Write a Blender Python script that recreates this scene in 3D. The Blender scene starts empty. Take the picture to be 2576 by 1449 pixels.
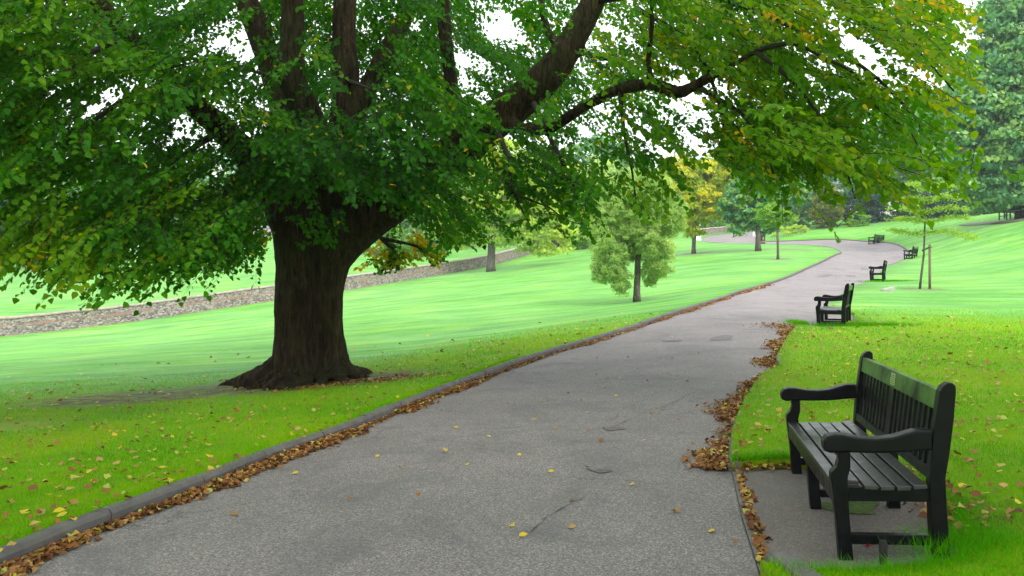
import bpy, bmesh, math, random
import numpy as np
from mathutils import Vector, Matrix, noise
from mathutils.geometry import delaunay_2d_cdt
R=math.radians
S=bpy.context.scene
COL=S.collection
# ---------------- camera
cam=bpy.data.cameras.new('camera'); co=bpy.data.objects.new('camera',cam); COL.objects.link(co)
co.location=(0,0,1.5); co.rotation_euler=(R(90),0,0)
cam.sensor_width=36; cam.lens=36*2100/2576; cam.shift_y=-24.5/2576; cam.clip_start=.05; cam.clip_end=3000
S.camera=co
# ---------------- sky, bright overcast
SUN_EL,SUN_AZ=R(52),R(150)
w=bpy.data.worlds.new('World'); S.world=w; w.use_nodes=True
nt=w.node_tree; nt.nodes.clear()
sk=nt.nodes.new('ShaderNodeTexSky'); sk.sky_type='NISHITA'; sk.sun_disc=False
sk.sun_elevation=SUN_EL; sk.sun_rotation=SUN_AZ; sk.dust_density=3.0; sk.air_density=1.0
mx=nt.nodes.new('ShaderNodeMixRGB'); mx.inputs[0].default_value=.82; mx.inputs[2].default_value=(12.0,12.3,12.6,1)
bg=nt.nodes.new('ShaderNodeBackground'); bg.inputs[1].default_value=.1
ow=nt.nodes.new('ShaderNodeOutputWorld')
nt.links.new(sk.outputs[0],mx.inputs[1]); nt.links.new(mx.outputs[0],bg.inputs[0]); nt.links.new(bg.outputs[0],ow.inputs[0])
sl=bpy.data.lights.new('sun','SUN'); sl.energy=1.2; sl.angle=R(16); sl.color=(1,.96,.9)
so=bpy.data.objects.new('sun',sl); COL.objects.link(so)
sd=Vector((math.cos(SUN_EL)*math.sin(SUN_AZ),math.cos(SUN_EL)*math.cos(SUN_AZ),math.sin(SUN_EL)))
so.rotation_euler=sd.to_track_quat('Z','Y').to_euler(); so.location=(0,0,40)
S.view_settings.view_transform='Standard'; S.view_settings.look='None'; S.view_settings.gamma=1
S.view_settings.exposure=1.2
S.cycles.max_bounces=7; S.cycles.diffuse_bounces=4; S.cycles.transparent_max_bounces=6
rng=np.random.default_rng(7); random.seed(7)
NVIS=6600; NTOP=5200; NGR=420000; HAZE=.0006
F=2100.0; HX=1288.0; HY=700.0; EYE=1.5
def P(px,py,D): return ((px-HX)/F*D, D, EYE-(py-HY)/F*D)
CTRL=[ # picture x, picture y (2576 wide), metres away
(1288,1449,4.0),(300,1449,4.02),(0,1436,4.25),(325,1300,5.15),(677,1158,6.9),(872,1088,8.1),(1170,970,11.3),(1500,857,16.2),
(1677,798,20.5),(1777,766,24.2),(1866,736,29),(1966,705,37),(2033,676,45),(2077,656,51),(2108,641,56),
(1900,1449,3.98),(1841,1187,6.05),(1862,1045,8.4),(1895,986,9.9),(1956,905,12.8),(2012,821,18),(2110,750,26),(2179,714,36),(2235,671,50),(2271,656,57),
(2273,627,67),(2235,619,73),(2179,615,77),(2033,613,80),(1933,613,80),(2077,622,70),(2033,618,73),(1899,616,75),(1810,616,76),(1759,608,82),
(1850,600,88),(1900,583,100),(1680,600,92),
(2105,1416,4.15),(2350,1388,4.15),(2576,1300,4.6),(2576,1100,6.8),(2576,900,12.2),(2330,900,12.4),(2576,780,22.5),(2315,731,29),(2205,712,36),(2576,700,35),(2576,620,50),(2290,657,57),
(2195,612,76),(2535,557,63),(2126,567,92),(2382,553,88),(2300,580,76),(2060,590,86),
(750,975,13),(0,1000,13.8),(0,850,46),(350,810,51),(690,759,56),(880,731,62),(1240,668,80),(1428,615,100),
(400,900,22),(0,900,29),(1100,850,24),(1000,780,38),(1300,740,42),(1600,766,31),(1235,685,72),(1500,660,70),(1745,641,64),(1907,635,61),(1957,655,51),(1500,620,95),
(640,640,95),(0,700,90),(300,670,95),(640,590,130),(1100,645,98),(1150,613,118),(1300,600,125)]
XY=[];Z=[]
for a in CTRL:
    p=P(*a); XY.append(p[:2]); Z.append(p[2])
for x,y,z in [(0,1.5,.06),(0,-8,0),(15,-8,.9),(-15,-8,-.5),(-25,0,-.9),(25,0,1.6),(-40,20,-1.6),(-60,60,-1.5),(45,40,4),(60,70,8),(-90,120,2),(-60,170,6),(0,170,10),(60,170,13),(110,120,13),(0,260,16),(-150,260,12),(150,260,20),(-150,60,0),(120,30,8)]:
    XY.append((x,y)); Z.append(z)
XY=np.array(XY,float); Z=np.array(Z,float)
def _w(p):   # squeeze distance so that near detail and far hills share one smooth surface
    r=np.sqrt(p[...,0]**2+p[...,1]**2)+1e-6
    s=np.log1p(r/8.0)*8.0/r
    return p*s[...,None]
def _U(r2): return 0.5*r2*np.log(r2+1e-9)
C_=_w(XY)
NC_=len(C_)
K_=_U(((C_[:,None]-C_[None])**2).sum(-1))+np.eye(NC_)*0.25
A_=np.zeros((NC_+3,NC_+3)); A_[:NC_,:NC_]=K_; A_[:NC_,NC_]=1; A_[:NC_,NC_+1:]=C_; A_[NC_,:NC_]=1; A_[NC_+1:,:NC_]=C_.T
SOL=np.linalg.solve(A_,np.concatenate([Z,[0,0,0]]))
def H(x,y):
    q=np.stack(np.broadcast_arrays(np.asarray(x,float),np.asarray(y,float)),-1); sh=q.shape[:-1]
    q=_w(q.reshape(-1,2)); out=np.empty(len(q))
    for i in range(0,len(q),20000):
        c=q[i:i+20000]
        out[i:i+20000]=_U(((c[:,None]-C_[None])**2).sum(-1))@SOL[:NC_]+SOL[NC_]+c@SOL[NC_+1:]
    return np.clip(out.reshape(sh),-8,40)
def G(px,py,lift=0.0,d0=2.0,d1=140.0):
    ds=np.geomspace(d0,d1,900)
    dz=(EYE-(py-HY)/F*ds)-(H((px-HX)/F*ds,ds)+lift)
    k=np.argmax(dz<0)
    if not (dz<0).any(): k=len(ds)-1
    a=dz[k-1]/(dz[k-1]-dz[k]+1e-12) if k>0 else 0
    d=ds[k-1]+(ds[k]-ds[k-1])*a if k>0 else ds[0]
    return ((px-HX)/F*d,d)

# ---------------- helpers
def link(o,parent=None):
    COL.objects.link(o)
    if parent is not None: o.parent=parent
    return o
def tag(o,label=None,cat=None,group=None,kind=None):
    if label: o['label']=label
    if cat: o['category']=cat
    if group: o['group']=group
    if kind: o['kind']=kind
    return o
def empty(name,loc=(0,0,0),rot=(0,0,0)):
    o=bpy.data.objects.new(name,None); link(o); o.location=loc; o.rotation_euler=rot; o.empty_display_size=.2; return o
def meshobj(name,verts,faces,mat=None,parent=None,smooth=False):
    me=bpy.data.meshes.new(name); me.from_pydata([tuple(v) for v in verts],[],[tuple(f) for f in faces]); me.update()
    if smooth: me.polygons.foreach_set('use_smooth',[True]*len(me.polygons))
    if mat: me.materials.append(mat)
    return link(bpy.data.objects.new(name,me),parent)
def bigmesh(name,V,Fc,mat,parent=None,tint=None,smooth=False):
    """V (n,3) array, Fc (m,k) array of same-size faces"""
    me=bpy.data.meshes.new(name); V=np.ascontiguousarray(V,np.float32); Fc=np.ascontiguousarray(Fc,np.int32)
    m,k=Fc.shape
    me.vertices.add(len(V)); me.vertices.foreach_set('co',V.ravel())
    me.loops.add(m*k); me.loops.foreach_set('vertex_index',Fc.ravel())
    me.polygons.add(m); me.polygons.foreach_set('loop_start',np.arange(0,m*k,k,dtype=np.int32))
    try: me.polygons.foreach_set('loop_total',np.full(m,k,np.int32))
    except Exception: pass
    me.update(calc_edges=True)
    if smooth: me.polygons.foreach_set('use_smooth',np.ones(m,bool))
    if tint is not None:
        a=me.attributes.new('tint','FLOAT','POINT'); a.data.foreach_set('value',np.ascontiguousarray(tint,np.float32))
    me.materials.append(mat)
    return link(bpy.data.objects.new(name,me),parent)
class MB:
    def __init__(s): s.v=[];s.f=[]
    def add(s,vs,fs):
        n=len(s.v); s.v+=[tuple(v) for v in vs]; s.f+=[tuple(i+n for i in f) for f in fs]
    def box(s,x0,x1,y0,y1,z0,z1,M=None,bev=0):
        bm=bmesh.new(); bmesh.ops.create_cube(bm,size=1)
        for v in bm.verts: v.co=Vector(((x0+x1)/2+v.co.x*(x1-x0),(y0+y1)/2+v.co.y*(y1-y0),(z0+z1)/2+v.co.z*(z1-z0)))
        if bev: bmesh.ops.bevel(bm,geom=bm.edges[:],offset=bev,segments=2,affect='EDGES',profile=.5)
        bm.verts.index_update()
        s.add([(M@v.co if M else v.co) for v in bm.verts],[[v.index for v in f.verts] for f in bm.faces]); bm.free()
    def prism(s,prof,y0,y1,bev=0,M=None):
        """profile in X,Z extruded along Y"""
        bm=bmesh.new(); vs=[bm.verts.new((x,y0,z)) for x,z in prof]; f=bm.faces.new(vs)
        r=bmesh.ops.extrude_face_region(bm,geom=[f]); 
        for e in r['geom']:
            if isinstance(e,bmesh.types.BMVert): e.co.y=y1
        bmesh.ops.recalc_face_normals(bm,faces=bm.faces[:])
        if bev:
            ed=[e for e in bm.edges if abs(e.verts[0].co.y-e.verts[1].co.y)<1e-6]
            bmesh.ops.bevel(bm,geom=ed,offset=bev,segments=2,affect='EDGES',profile=.5)
        bm.verts.index_update()
        s.add([(M@v.co if M else v.co) for v in bm.verts],[[v.index for v in f.verts] for f in bm.faces]); bm.free()
    def tube(s,pts,rad,n=8,cap=True):
        pts=[Vector(p) for p in pts]; base=len(s.v); prev=None
        for i,p in enumerate(pts):
            t=(pts[min(i+1,len(pts)-1)]-pts[max(i-1,0)]).normalized()
            if prev is None:
                a=t.orthogonal().normalized()
            else:
                a=(prev-t*prev.dot(t)).normalized()
            prev=a; b=t.cross(a)
            for k in range(n):
                an=2*math.pi*k/n; s.v.append(tuple(p+(a*math.cos(an)+b*math.sin(an))*rad[i]))
        for i in range(len(pts)-1):
            for k in range(n):
                k2=(k+1)%n; s.f.append((base+i*n+k,base+i*n+k2,base+(i+1)*n+k2,base+(i+1)*n+k))
        if cap:
            s.f.append(tuple(base+k for k in reversed(range(n)))); s.f.append(tuple(base+(len(pts)-1)*n+k for k in range(n)))
    def build(s,name,mat,parent=None,smooth=False): return meshobj(name,s.v,s.f,mat,parent,smooth)
def inpoly(x,y,poly):
    x=np.asarray(x,float);y=np.asarray(y,float); c=np.zeros(x.shape,bool); n=len(poly)
    for i in range(n):
        x0,y0=poly[i];x1,y1=poly[(i+1)%n]
        if y0==y1: continue
        k=((y0>y)!=(y1>y))&(x<(x1-x0)*(y-y0)/(y1-y0)+x0); c^=k
    return c
def catmull(pts,step):
    P_=[Vector(p) for p in pts]; P_=[P_[0]*2-P_[1]]+P_+[P_[-1]*2-P_[-2]]; out=[]
    for i in range(1,len(P_)-2):
        a,b,c,d=P_[i-1:i+3]; n=max(1,int((c-b).length/step))
        for k in range(n):
            t=k/n; out.append(.5*((2*b)+(c-a)*t+(2*a-5*b+4*c-d)*t*t+(3*b-a-3*c+d)*t**3))
    out.append(P_[-2]); return out
def h1(x,y): return float(H(x,y))
# ---------------- materials
def newmat(name):
    m=bpy.data.materials.new(name); m.use_nodes=True; nt=m.node_tree; b=nt.nodes['Principled BSDF']; return m,nt,b
def N(nt,t,**k):
    n=nt.nodes.new(t)
    for a,v in k.items(): setattr(n,a,v)
    return n
def noise_n(nt,scale,detail=6,rough=.6,vec=None,dist=0):
    n=N(nt,'ShaderNodeTexNoise'); n.inputs['Scale'].default_value=scale; n.inputs['Detail'].default_value=detail; n.inputs['Roughness'].default_value=rough; n.inputs['Distortion'].default_value=dist
    if vec is not None: nt.links.new(vec,n.inputs['Vector'])
    return n
def ramp(nt,fac,stops):
    r=N(nt,'ShaderNodeValToRGB'); e=r.color_ramp.elements
    while len(e)<len(stops): e.new(.5)
    for i,(p,c) in enumerate(stops): e[i].position=p; e[i].color=(c[0],c[1],c[2],1) if len(c)==3 else c
    nt.links.new(fac,r.inputs[0]); return r
def mixc(nt,fac,a,b,mode='MIX'):
    m=N(nt,'ShaderNodeMixRGB',blend_type=mode)
    for i,v in ((0,fac),(1,a),(2,b)):
        if hasattr(v,'is_linked'): nt.links.new(v,m.inputs[i])
        elif i==0: m.inputs[0].default_value=v
        else: m.inputs[i].default_value=(*v,1)
    return m.outputs[0]
def coords(nt,scale=(1,1,1),out='Object'):
    t=N(nt,'ShaderNodeTexCoord'); mp=N(nt,'ShaderNodeMapping'); mp.inputs['Scale'].default_value=scale
    nt.links.new(t.outputs[out],mp.inputs[0]); return mp.outputs[0]
def bump(nt,b,h,strength,dist):
    n=N(nt,'ShaderNodeBump'); n.inputs['Strength'].default_value=strength; n.inputs['Distance'].default_value=dist
    nt.links.new(h,n.inputs['Height']); nt.links.new(n.outputs[0],b.inputs['Normal'])
def mathn(nt,op,a,b=None,clamp=False):
    m=N(nt,'ShaderNodeMath',operation=op,use_clamp=clamp)
    for i,v in ((0,a),(1,b)):
        if v is None: continue
        if hasattr(v,'is_linked'): nt.links.new(v,m.inputs[i])
        else: m.inputs[i].default_value=v
    return m.outputs[0]
def leafmat(name,stops,transl=.4,spec=.35,rough=.45,hue_noise=None):
    m,nt,b=newmat(name)
    a=N(nt,'ShaderNodeAttribute',attribute_name='tint')
    r=ramp(nt,a.outputs['Fac'],stops)
    nt.links.new(r.outputs[0],b.inputs['Base Color']); b.inputs['Roughness'].default_value=rough; b.inputs['Specular IOR Level'].default_value=spec
    tr=N(nt,'ShaderNodeBsdfTranslucent'); g=mixc(nt,1.0,r.outputs[0],(1.25,1.2,.45),'MULTIPLY'); nt.links.new(g,tr.inputs[0])
    ms=N(nt,'ShaderNodeMixShader'); ms.inputs[0].default_value=transl
    nt.links.new(b.outputs[0],ms.inputs[1]); nt.links.new(tr.outputs[0],ms.inputs[2])
    nt.links.new(ms.outputs[0],nt.nodes['Material Output'].inputs[0]); return m
def flat(name,c,rough=.6,noise_amt=.15,scale=8,bumpd=0,spec=.5):
    m,nt,b=newmat(name); n=noise_n(nt,scale,vec=coords(nt))
    c=tuple(c); r=ramp(nt,n.outputs[0],[(.3,tuple(x*(1-noise_amt) for x in c)),(.7,tuple(min(1,x*(1+noise_amt)) for x in c))])
    nt.links.new(r.outputs[0],b.inputs['Base Color']); b.inputs['Roughness'].default_value=rough; b.inputs['Specular IOR Level'].default_value=spec
    if bumpd: bump(nt,b,noise_n(nt,scale*6,vec=coords(nt)).outputs[0],.5,bumpd)
    return m
TX,TY=P(765,975,13)[:2]     # foot of the big tree
def dist_mask(nt,pts):
    """1 near each (x,y,radius), 0 away, broken by noise"""
    t=N(nt,'ShaderNodeTexCoord'); out=None
    for x,y,r,ax in pts:
        mp=N(nt,'ShaderNodeMapping'); mp.vector_type='POINT'; mp.inputs['Location'].default_value=(-x/ax,-y,0); mp.inputs['Scale'].default_value=(1/ax,1,0)
        nt.links.new(t.outputs['Object'],mp.inputs[0])
        l=N(nt,'ShaderNodeVectorMath',operation='LENGTH'); nt.links.new(mp.outputs[0],l.inputs[0])
        k=mathn(nt,'SUBTRACT',1.0,mathn(nt,'DIVIDE',l.outputs['Value'],r),True)
        out=k if out is None else mathn(nt,'MAXIMUM',out,k)
    return out
# lawn
def lawn_mat():
    m,nt,b=newmat('lawn'); v=coords(nt)
    big=noise_n(nt,.35,5,.6,v); fine=noise_n(nt,9,8,.75,v); st=noise_n(nt,1.0,5,.65,coords(nt,(.5,2.6,1)))
    c=ramp(nt,big.outputs[0],[(.3,(.06,.27,.010)),(.52,(.10,.34,.016)),(.72,(.17,.38,.014))]).outputs[0]
    c=mixc(nt,.5,c,ramp(nt,st.outputs[0],[(.33,(.35,.58,.35)),(.67,(1.5,1.3,1.6))]).outputs[0],'MULTIPLY')
    s2=noise_n(nt,1.0,6,.68,coords(nt,(.07,.34,1)),.8)
    c=mixc(nt,.5,c,ramp(nt,s2.outputs[0],[(.36,(.45,.62,.25)),(.5,(.95,.95,.9)),(.64,(1.35,1.15,2.2))]).outputs[0],'MULTIPLY')
    c=mixc(nt,.7,c,ramp(nt,fine.outputs[0],[(.28,(.45,.5,.4)),(.7,(1.35,1.3,1.2))]).outputs[0],'MULTIPLY')
    # yellower mossy turf under the big tree, with the crown's shade edge painted in
    blot=noise_n(nt,1.3,6,.7,v); tcx=N(nt,'ShaderNodeTexCoord'); sxy=N(nt,'ShaderNodeSeparateXYZ'); nt.links.new(tcx.outputs['Object'],sxy.inputs[0])
    mr=N(nt,'ShaderNodeMapRange',interpolation_type='SMOOTHSTEP'); mr.inputs['From Min'].default_value=-5.5; mr.inputs['From Max'].default_value=1.0; mr.inputs['To Min'].default_value=13.9; mr.inputs['To Max'].default_value=20.0; nt.links.new(sxy.outputs[0],mr.inputs['Value'])
    edge=mathn(nt,'ADD',mathn(nt,'SUBTRACT',mr.outputs[0],sxy.outputs[1]),mathn(nt,'MULTIPLY',mathn(nt,'SUBTRACT',noise_n(nt,.7,5,.6,v).outputs[0],.5),5.0))
    near=mathn(nt,'MULTIPLY',mathn(nt,'ADD',edge,1.0),.26,True)
    c=mixc(nt,mathn(nt,'MULTIPLY',near,mathn(nt,'MULTIPLY',ramp(nt,blot.outputs[0],[(.3,(.35,.35,.35)),(.65,(1,1,1))]).outputs[0],.9)),c,(.26,.36,.001))
    soil=mathn(nt,'MULTIPLY',dist_mask(nt,[(TX-.2,TY-.15,1.75,1.3),(TX-2.2,TY-.9,1.3,1.6),(TX+.9,TY-.3,1.2,1.2),(14.2,28.9,1.0,1.0),(16.3,51,1.1,1.0),(21,62,1.6,1),(14.,64,2,1),(2.35,4.5,.55,.9)]),2.2,True)
    sn=noise_n(nt,5,8,.75,v)
    f=mathn(nt,'MULTIPLY',soil,ramp(nt,sn.outputs[0],[(.36,(0,0,0)),(.56,(1,1,1))]).outputs[0])
    c=mixc(nt,f,c,(.105,.068,.032))
    nt.links.new(c,b.inputs['Base Color']); b.inputs['Roughness'].default_value=.7; b.inputs['Specular IOR Level'].default_value=.08
    s3=noise_n(nt,1.0,7,.72,coords(nt,(.22,.9,1)),.5); nt.links.new(mathn(nt,'MULTIPLY',mathn(nt,'MULTIPLY',mathn(nt,'SUBTRACT',1.0,near,True),.44),ramp(nt,s3.outputs[0],[(.34,(.08,.08,.08)),(.66,(1,1,1))]).outputs[0]),b.inputs['Sheen Weight']); b.inputs['Sheen Roughness'].default_value=.45; b.inputs['Sheen Tint'].default_value=(.75,1,.7,1)  # sky gleam of the open lawn, masked out where the crown shades
    bump(nt,b,noise_n(nt,45,8,.8,v).outputs[0],.7,.03)
    return m
def path_mat(name,tone=1.0,warm=0.0):
    m,nt,b=newmat(name); v=coords(nt)
    big=noise_n(nt,.6,6,.6,v); sp=N(nt,'ShaderNodeTexVoronoi'); sp.inputs['Scale'].default_value=130; nt.links.new(v,sp.inputs['Vector'])
    c=ramp(nt,big.outputs[0],[(.3,(.178*tone,.162*tone,.162*tone)),(.7,(.250*tone,.226*tone,.224*tone))]).outputs[0]
    bw=N(nt,'ShaderNodeSeparateColor'); nt.links.new(sp.outputs['Color'],bw.inputs[0])
    c=mixc(nt,.75,c,ramp(nt,bw.outputs[0],[(.0,(.35,.34,.35)),(.45,(.8,.78,.78)),(.8,(1.25,1.2,1.15)),(1,(2.0,1.9,1.75))]).outputs[0],'MULTIPLY')
    dk=noise_n(nt,.9,8,.7,v,1.2)
    c=mixc(nt,ramp(nt,dk.outputs[0],[(.5,(0,0,0)),(.68,(.6,.6,.6))]).outputs[0],c,(.10,.095,.10))
    # hairline cracks
    cr=N(nt,'ShaderNodeTexVoronoi',feature='DISTANCE_TO_EDGE'); cr.inputs['Scale'].default_value=.45
    nn=noise_n(nt,2.2,6,.7,v); vm=N(nt,'ShaderNodeVectorMath',operation='ADD'); nt.links.new(v,vm.inputs[0]); nt.links.new(nn.outputs['Color'],vm.inputs[1]); nt.links.new(vm.outputs[0],cr.inputs['Vector'])
    gate=ramp(nt,noise_n(nt,.5,3,.5,v).outputs[0],[(.5,(0,0,0)),(.6,(1,1,1))]).outputs[0]
    cf=mathn(nt,'MULTIPLY',ramp(nt,cr.outputs['Distance'],[(.0,(.9,.9,.9)),(.008,(0,0,0))]).outputs[0],gate)
    c=mixc(nt,cf,c,(.05,.045,.045))
    if warm: c=mixc(nt,warm,c,(.16,.13,.10))
    nt.links.new(c,b.inputs['Base Color']); b.inputs['Roughness'].default_value=.78; b.inputs['Specular IOR Level'].default_value=.35
    bump(nt,b,sp.outputs['Distance'],.6,.006)
    return m
def bark_mat(name,c0,c1,c2,vs=1.0):
    m,nt,b=newmat(name); v=coords(nt,(11*vs,11*vs,1.9*vs)); n=noise_n(nt,1,10,.7,v,.6); v2=coords(nt)
    c=ramp(nt,n.outputs[0],[(.3,c0),(.55,c1),(.75,c2)]).outputs[0]
    g=noise_n(nt,1.1,5,.6,v2)
    c=mixc(nt,ramp(nt,g.outputs[0],[(.45,(0,0,0)),(.7,(.55,.55,.55))]).outputs[0],c,(.055,.07,.018))
    fu=noise_n(nt,1,4,.55,coords(nt,(20*vs,20*vs,3.0*vs)),1.4); c=mixc(nt,.8,c,ramp(nt,fu.outputs[0],[(.36,(.4,.4,.4)),(.54,(1.15,1.12,1.1))]).outputs[0],'MULTIPLY')
    nt.links.new(c,b.inputs['Base Color']); b.inputs['Roughness'].default_value=.9; b.inputs['Specular IOR Level'].default_value=.12
    bump(nt,b,fu.outputs[0],1.0,.12); return m
M_lawn=lawn_mat(); M_path=path_mat('asphalt'); M_pad=path_mat('concrete_pad',.8,.35); M_patch=path_mat('tar_patch',.7); M_crack=flat('crack',(.03,.028,.028),.9)
M_kerb=flat('kerb_concrete',(.115,.104,.10),.85,.3,6,.004)
M_bark=bark_mat('lime_bark',(.008,.005,.003),(.048,.033,.017),(.11,.08,.045))
M_barkg=bark_mat('grey_bark',(.08,.07,.06),(.17,.15,.13),(.28,.25,.21),.8)
M_barkd=flat('dark_twig',(.022,.016,.011),.85,.3,20)
M_leaf=leafmat('lime_leaf',[(0,(.010,.08,.002)),(.35,(.05,.23,.002)),(.6,(.155,.34,.002)),(.8,(.30,.38,.003)),(.94,(.62,.48,.004)),(1,(.62,.38,.006))],.55,.2,.5)
M_dead=leafmat('dead_leaf',[(0,(.05,.02,.010)),(.35,(.17,.06,.018)),(.62,(.32,.14,.035)),(.8,(.45,.30,.11)),(.92,(.62,.45,.02)),(1,(.40,.42,.08))],.12,.3,.6)
M_blade=leafmat('grass_blade',[(0,(.07,.32,.002)),(.5,(.17,.46,.001)),(.85,(.30,.46,.001)),(1,(.42,.42,.03))],.35,.04,.7)
# black bench paint, with green algae on the upper backrest
def paint(name,algae=False):
    m,nt,b=newmat(name); v=coords(nt); n=noise_n(nt,14,6,.7,v)
    c=ramp(nt,n.outputs[0],[(.35,(.002,.0025,.003)),(.75,(.006,.0065,.007))]).outputs[0]
    gr=noise_n(nt,1,6,.7,coords(nt,(60,2.5,60)))
    c=mixc(nt,ramp(nt,gr.outputs[0],[(.62,(0,0,0)),(.82,(.25,.25,.25))]).outputs[0],c,(.04,.045,.045))
    if algae:
        a=noise_n(nt,3.2,6,.65,v)
        c=mixc(nt,ramp(nt,a.outputs[0],[(.32,(0,0,0)),(.56,(.95,.95,.95))]).outputs[0],c,(.085,.19,.035))
    nt.links.new(c,b.inputs['Base Color']); b.inputs['Specular IOR Level'].default_value=.16
    nt.links.new(ramp(nt,n.outputs[0],[(.3,(.28,)*3),(.7,(.5,)*3)]).outputs[0],b.inputs['Roughness'])
    bump(nt,b,gr.outputs[0],.35,.002); return m
M_paint=paint('black_bench_paint'); M_algae=paint('algae_stained_paint',True); M_seat=paint('black_seat_paint'); M_seat.node_tree.nodes['Principled BSDF'].inputs['Specular IOR Level'].default_value=1.0

# ---------------- ground: lawn and path from one triangulation
LK=[(-520,1680),(-150,1498),(0,1434),(169,1359),(325,1300),(508,1229),(677,1158),(872,1088),(1020,1026),(1170,968),(1300,919),(1400,886),(1500,857),(1590,829),(1677,798),(1777,766),(1866,736),(1966,705),(2033,676),(2077,656)]
LKW=[G(*p) for p in LK]
def W(px,D): return ((px-HX)/F*D,D)
LKW+=[W(2108,57.5),W(2116,63),W(2100,68),W(2060,72),W(2000,74.5),W(1899,76.5),W(1810,78),W(1759,83)]
RK=[(1290,1760),(1500,1640),(1760,1500),(1905,1449)]
PADP=[G(*p) for p in [(1930,1470),(1868,1330),(1841,1187)]]
RKup=[G(*p) for p in [(1841,1187),(1843,1113),(1862,1045),(1895,986),(1927,948),(1962,932),(1957,903),(1992,841),(2012,821)]]
P2=[W(2022,17.6),W(2090,16.9),W(2148,18.6),W(2150,20.4),W(2055,20.8)]     # paved bay of the second bench
RKfar=[G(*p) for p in [(2075,778),(2110,750),(2146,725),(2179,714)]]+[W(2235,50),W(2271,57),W(2285,62),W(2273,67.5),W(2240,73.5),W(2179,78),W(2105,81),W(2012,82.5),W(1933,82.5),W(1916,84),W(1908,95),W(1903,101)]
PLZ=[W(1880,101),W(1790,95),W(1762,88)]
def smooth2(l,step,st=.25): return [(p.x,p.y) for p in catmull([(x,y,0) for x,y in l],step)]
left_line=smooth2(LKW,.35)
right_near=[G(*p) for p in [(1290,2200),(1500,1850)]]+[G(1905,1449)]
rnear=[(.7,1.2),(.95,2.4),(1.1,3.3),G(1912,1449),G(1868,1310),G(1841,1187)]
bay=P2
right_line=rnear+smooth2(RKup,.3)[1:]+P2+smooth2(RKfar,.5)+PLZ
back=[(-1.2,-6),(-2.9,-6)]
path_poly=left_line[::-1]+[(-3.3,2.0) if False else (-3.6,1.6),(-3.9,-6),(.5,-6)]+right_line
PAD=[G(1841,1187),G(1972,1181),G(2100,1192),(2.2,6.0),(2.66,5.6),(2.24,4.10),(2.02,3.84),(1.62,3.80),(1.28,3.86),G(1912,1449),G(1868,1310)]
# grid points, denser near the camera
gx=[];
for D in np.concatenate([np.geomspace(1.5,120,112),np.geomspace(126,700,16)]):
    k=int(70 if D<120 else 36)
    for a in np.linspace(-62,62,k): 
        r=D; gx.append((r*math.sin(R(a)),r*math.cos(R(a))))
for x in np.linspace(-40,40,15):
    for y in (-30,-16,-8,-4,-1,1): gx.append((x,y))
for a in np.linspace(66,294,20):
    for r in (80,250,700): gx.append((r*math.sin(R(a)),r*math.cos(R(a))))
gx=np.array(gx); gx=gx+rng.normal(0,.004,gx.shape)*np.linalg.norm(gx,axis=1)[:,None].clip(0,60)*.3
def segdist(p,line,closed=False):
    L=np.array(line+[line[0]] if closed else line); out=np.full(len(p),1e9)
    for i in range(len(L)-1):
        a=L[i];b=L[i+1]; ab=b-a; t=(((p-a)@ab)/(ab@ab+1e-12)).clip(0,1); out=np.minimum(out,np.linalg.norm(p-(a+t[:,None]*ab),axis=1))
    return out
rr=np.linalg.norm(gx,axis=1)
keep=(segdist(gx,path_poly,True)>.012*rr.clip(4,80))&(segdist(gx,PAD,True)>.1)
gx=gx[keep]
pts=[Vector(p) for p in gx.tolist()]; edges=[]
def addloop(poly):
    n=len(pts); m=len(poly)
    for p in poly: pts.append(Vector(p))
    for i in range(m): edges.append((n+i,n+(i+1)%m))
addloop(path_poly); addloop(PAD)
cv,ce,cf,_,_,_=delaunay_2d_cdt(pts,edges,[],0,1e-4)
cv=np.array([(v.x,v.y) for v in cv]); cf=np.array([f for f in cf if len(f)==3])
cen=cv[cf].mean(1); isPad=inpoly(cen[:,0],cen[:,1],PAD); isPath=inpoly(cen[:,0],cen[:,1],path_poly)&~isPad; isLawn=~(isPad|isPath)
hz=H(cv[:,0],cv[:,1])
def lift(x,y):
    return .075+0*np.asarray(x)
def sub(name,mask,dz,mat):
    f=cf[mask]; u,inv=np.unique(f.ravel(),return_inverse=True)
    V=np.column_stack([cv[u],hz[u]+(dz if np.isscalar(dz) else dz[u])])
    ff=inv.reshape(-1,3)
    return V,ff
V,f=sub('path',isPath,0.0,M_path); tag(bigmesh('path',V,f,M_path,smooth=True),'grey asphalt footpath curving uphill between the lawns','path',kind='structure')
allm=np.ones(len(cf),bool); V,f=sub('ground',allm,-.055,M_lawn); tag(bigmesh('ground',V,f,flat('soil',(.06,.045,.03),.95,.4,6),smooth=True),'bare soil under the turf and the path','ground',kind='structure')
V,f=sub('pad',isPad,.012,M_pad); tag(bigmesh('paved_bay',V,f,M_pad,smooth=True),'concrete bay under the nearest bench','paving',kind='structure')
V,f=sub('lawn',isLawn,.075,M_lawn)
# skirt along free edges of the lawn
fe=np.sort(np.concatenate([f[:,[0,1]],f[:,[1,2]],f[:,[2,0]]]),axis=1); u,c=np.unique(fe,axis=0,return_counts=True); be=u[c==1]
nV=len(V); bi,inv=np.unique(be.ravel(),return_inverse=True); low=V[bi].copy(); low[:,2]-=.13; V2=np.concatenate([V,low]); e2=inv.reshape(-1,2)
sk_f=np.concatenate([np.column_stack([be[:,0],be[:,1],nV+e2[:,1]]),np.column_stack([be[:,0],nV+e2[:,1],nV+e2[:,0]])])
tag(bigmesh('lawn',V2,np.concatenate([f,sk_f]),M_lawn,smooth=False),'green lawn sloping across the park on both sides of the path','lawn',kind='structure')
bpy.data.objects['lawn'].data.polygons.foreach_set('use_smooth',np.concatenate([np.ones(len(f),bool),np.zeros(len(sk_f),bool)]))
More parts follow.
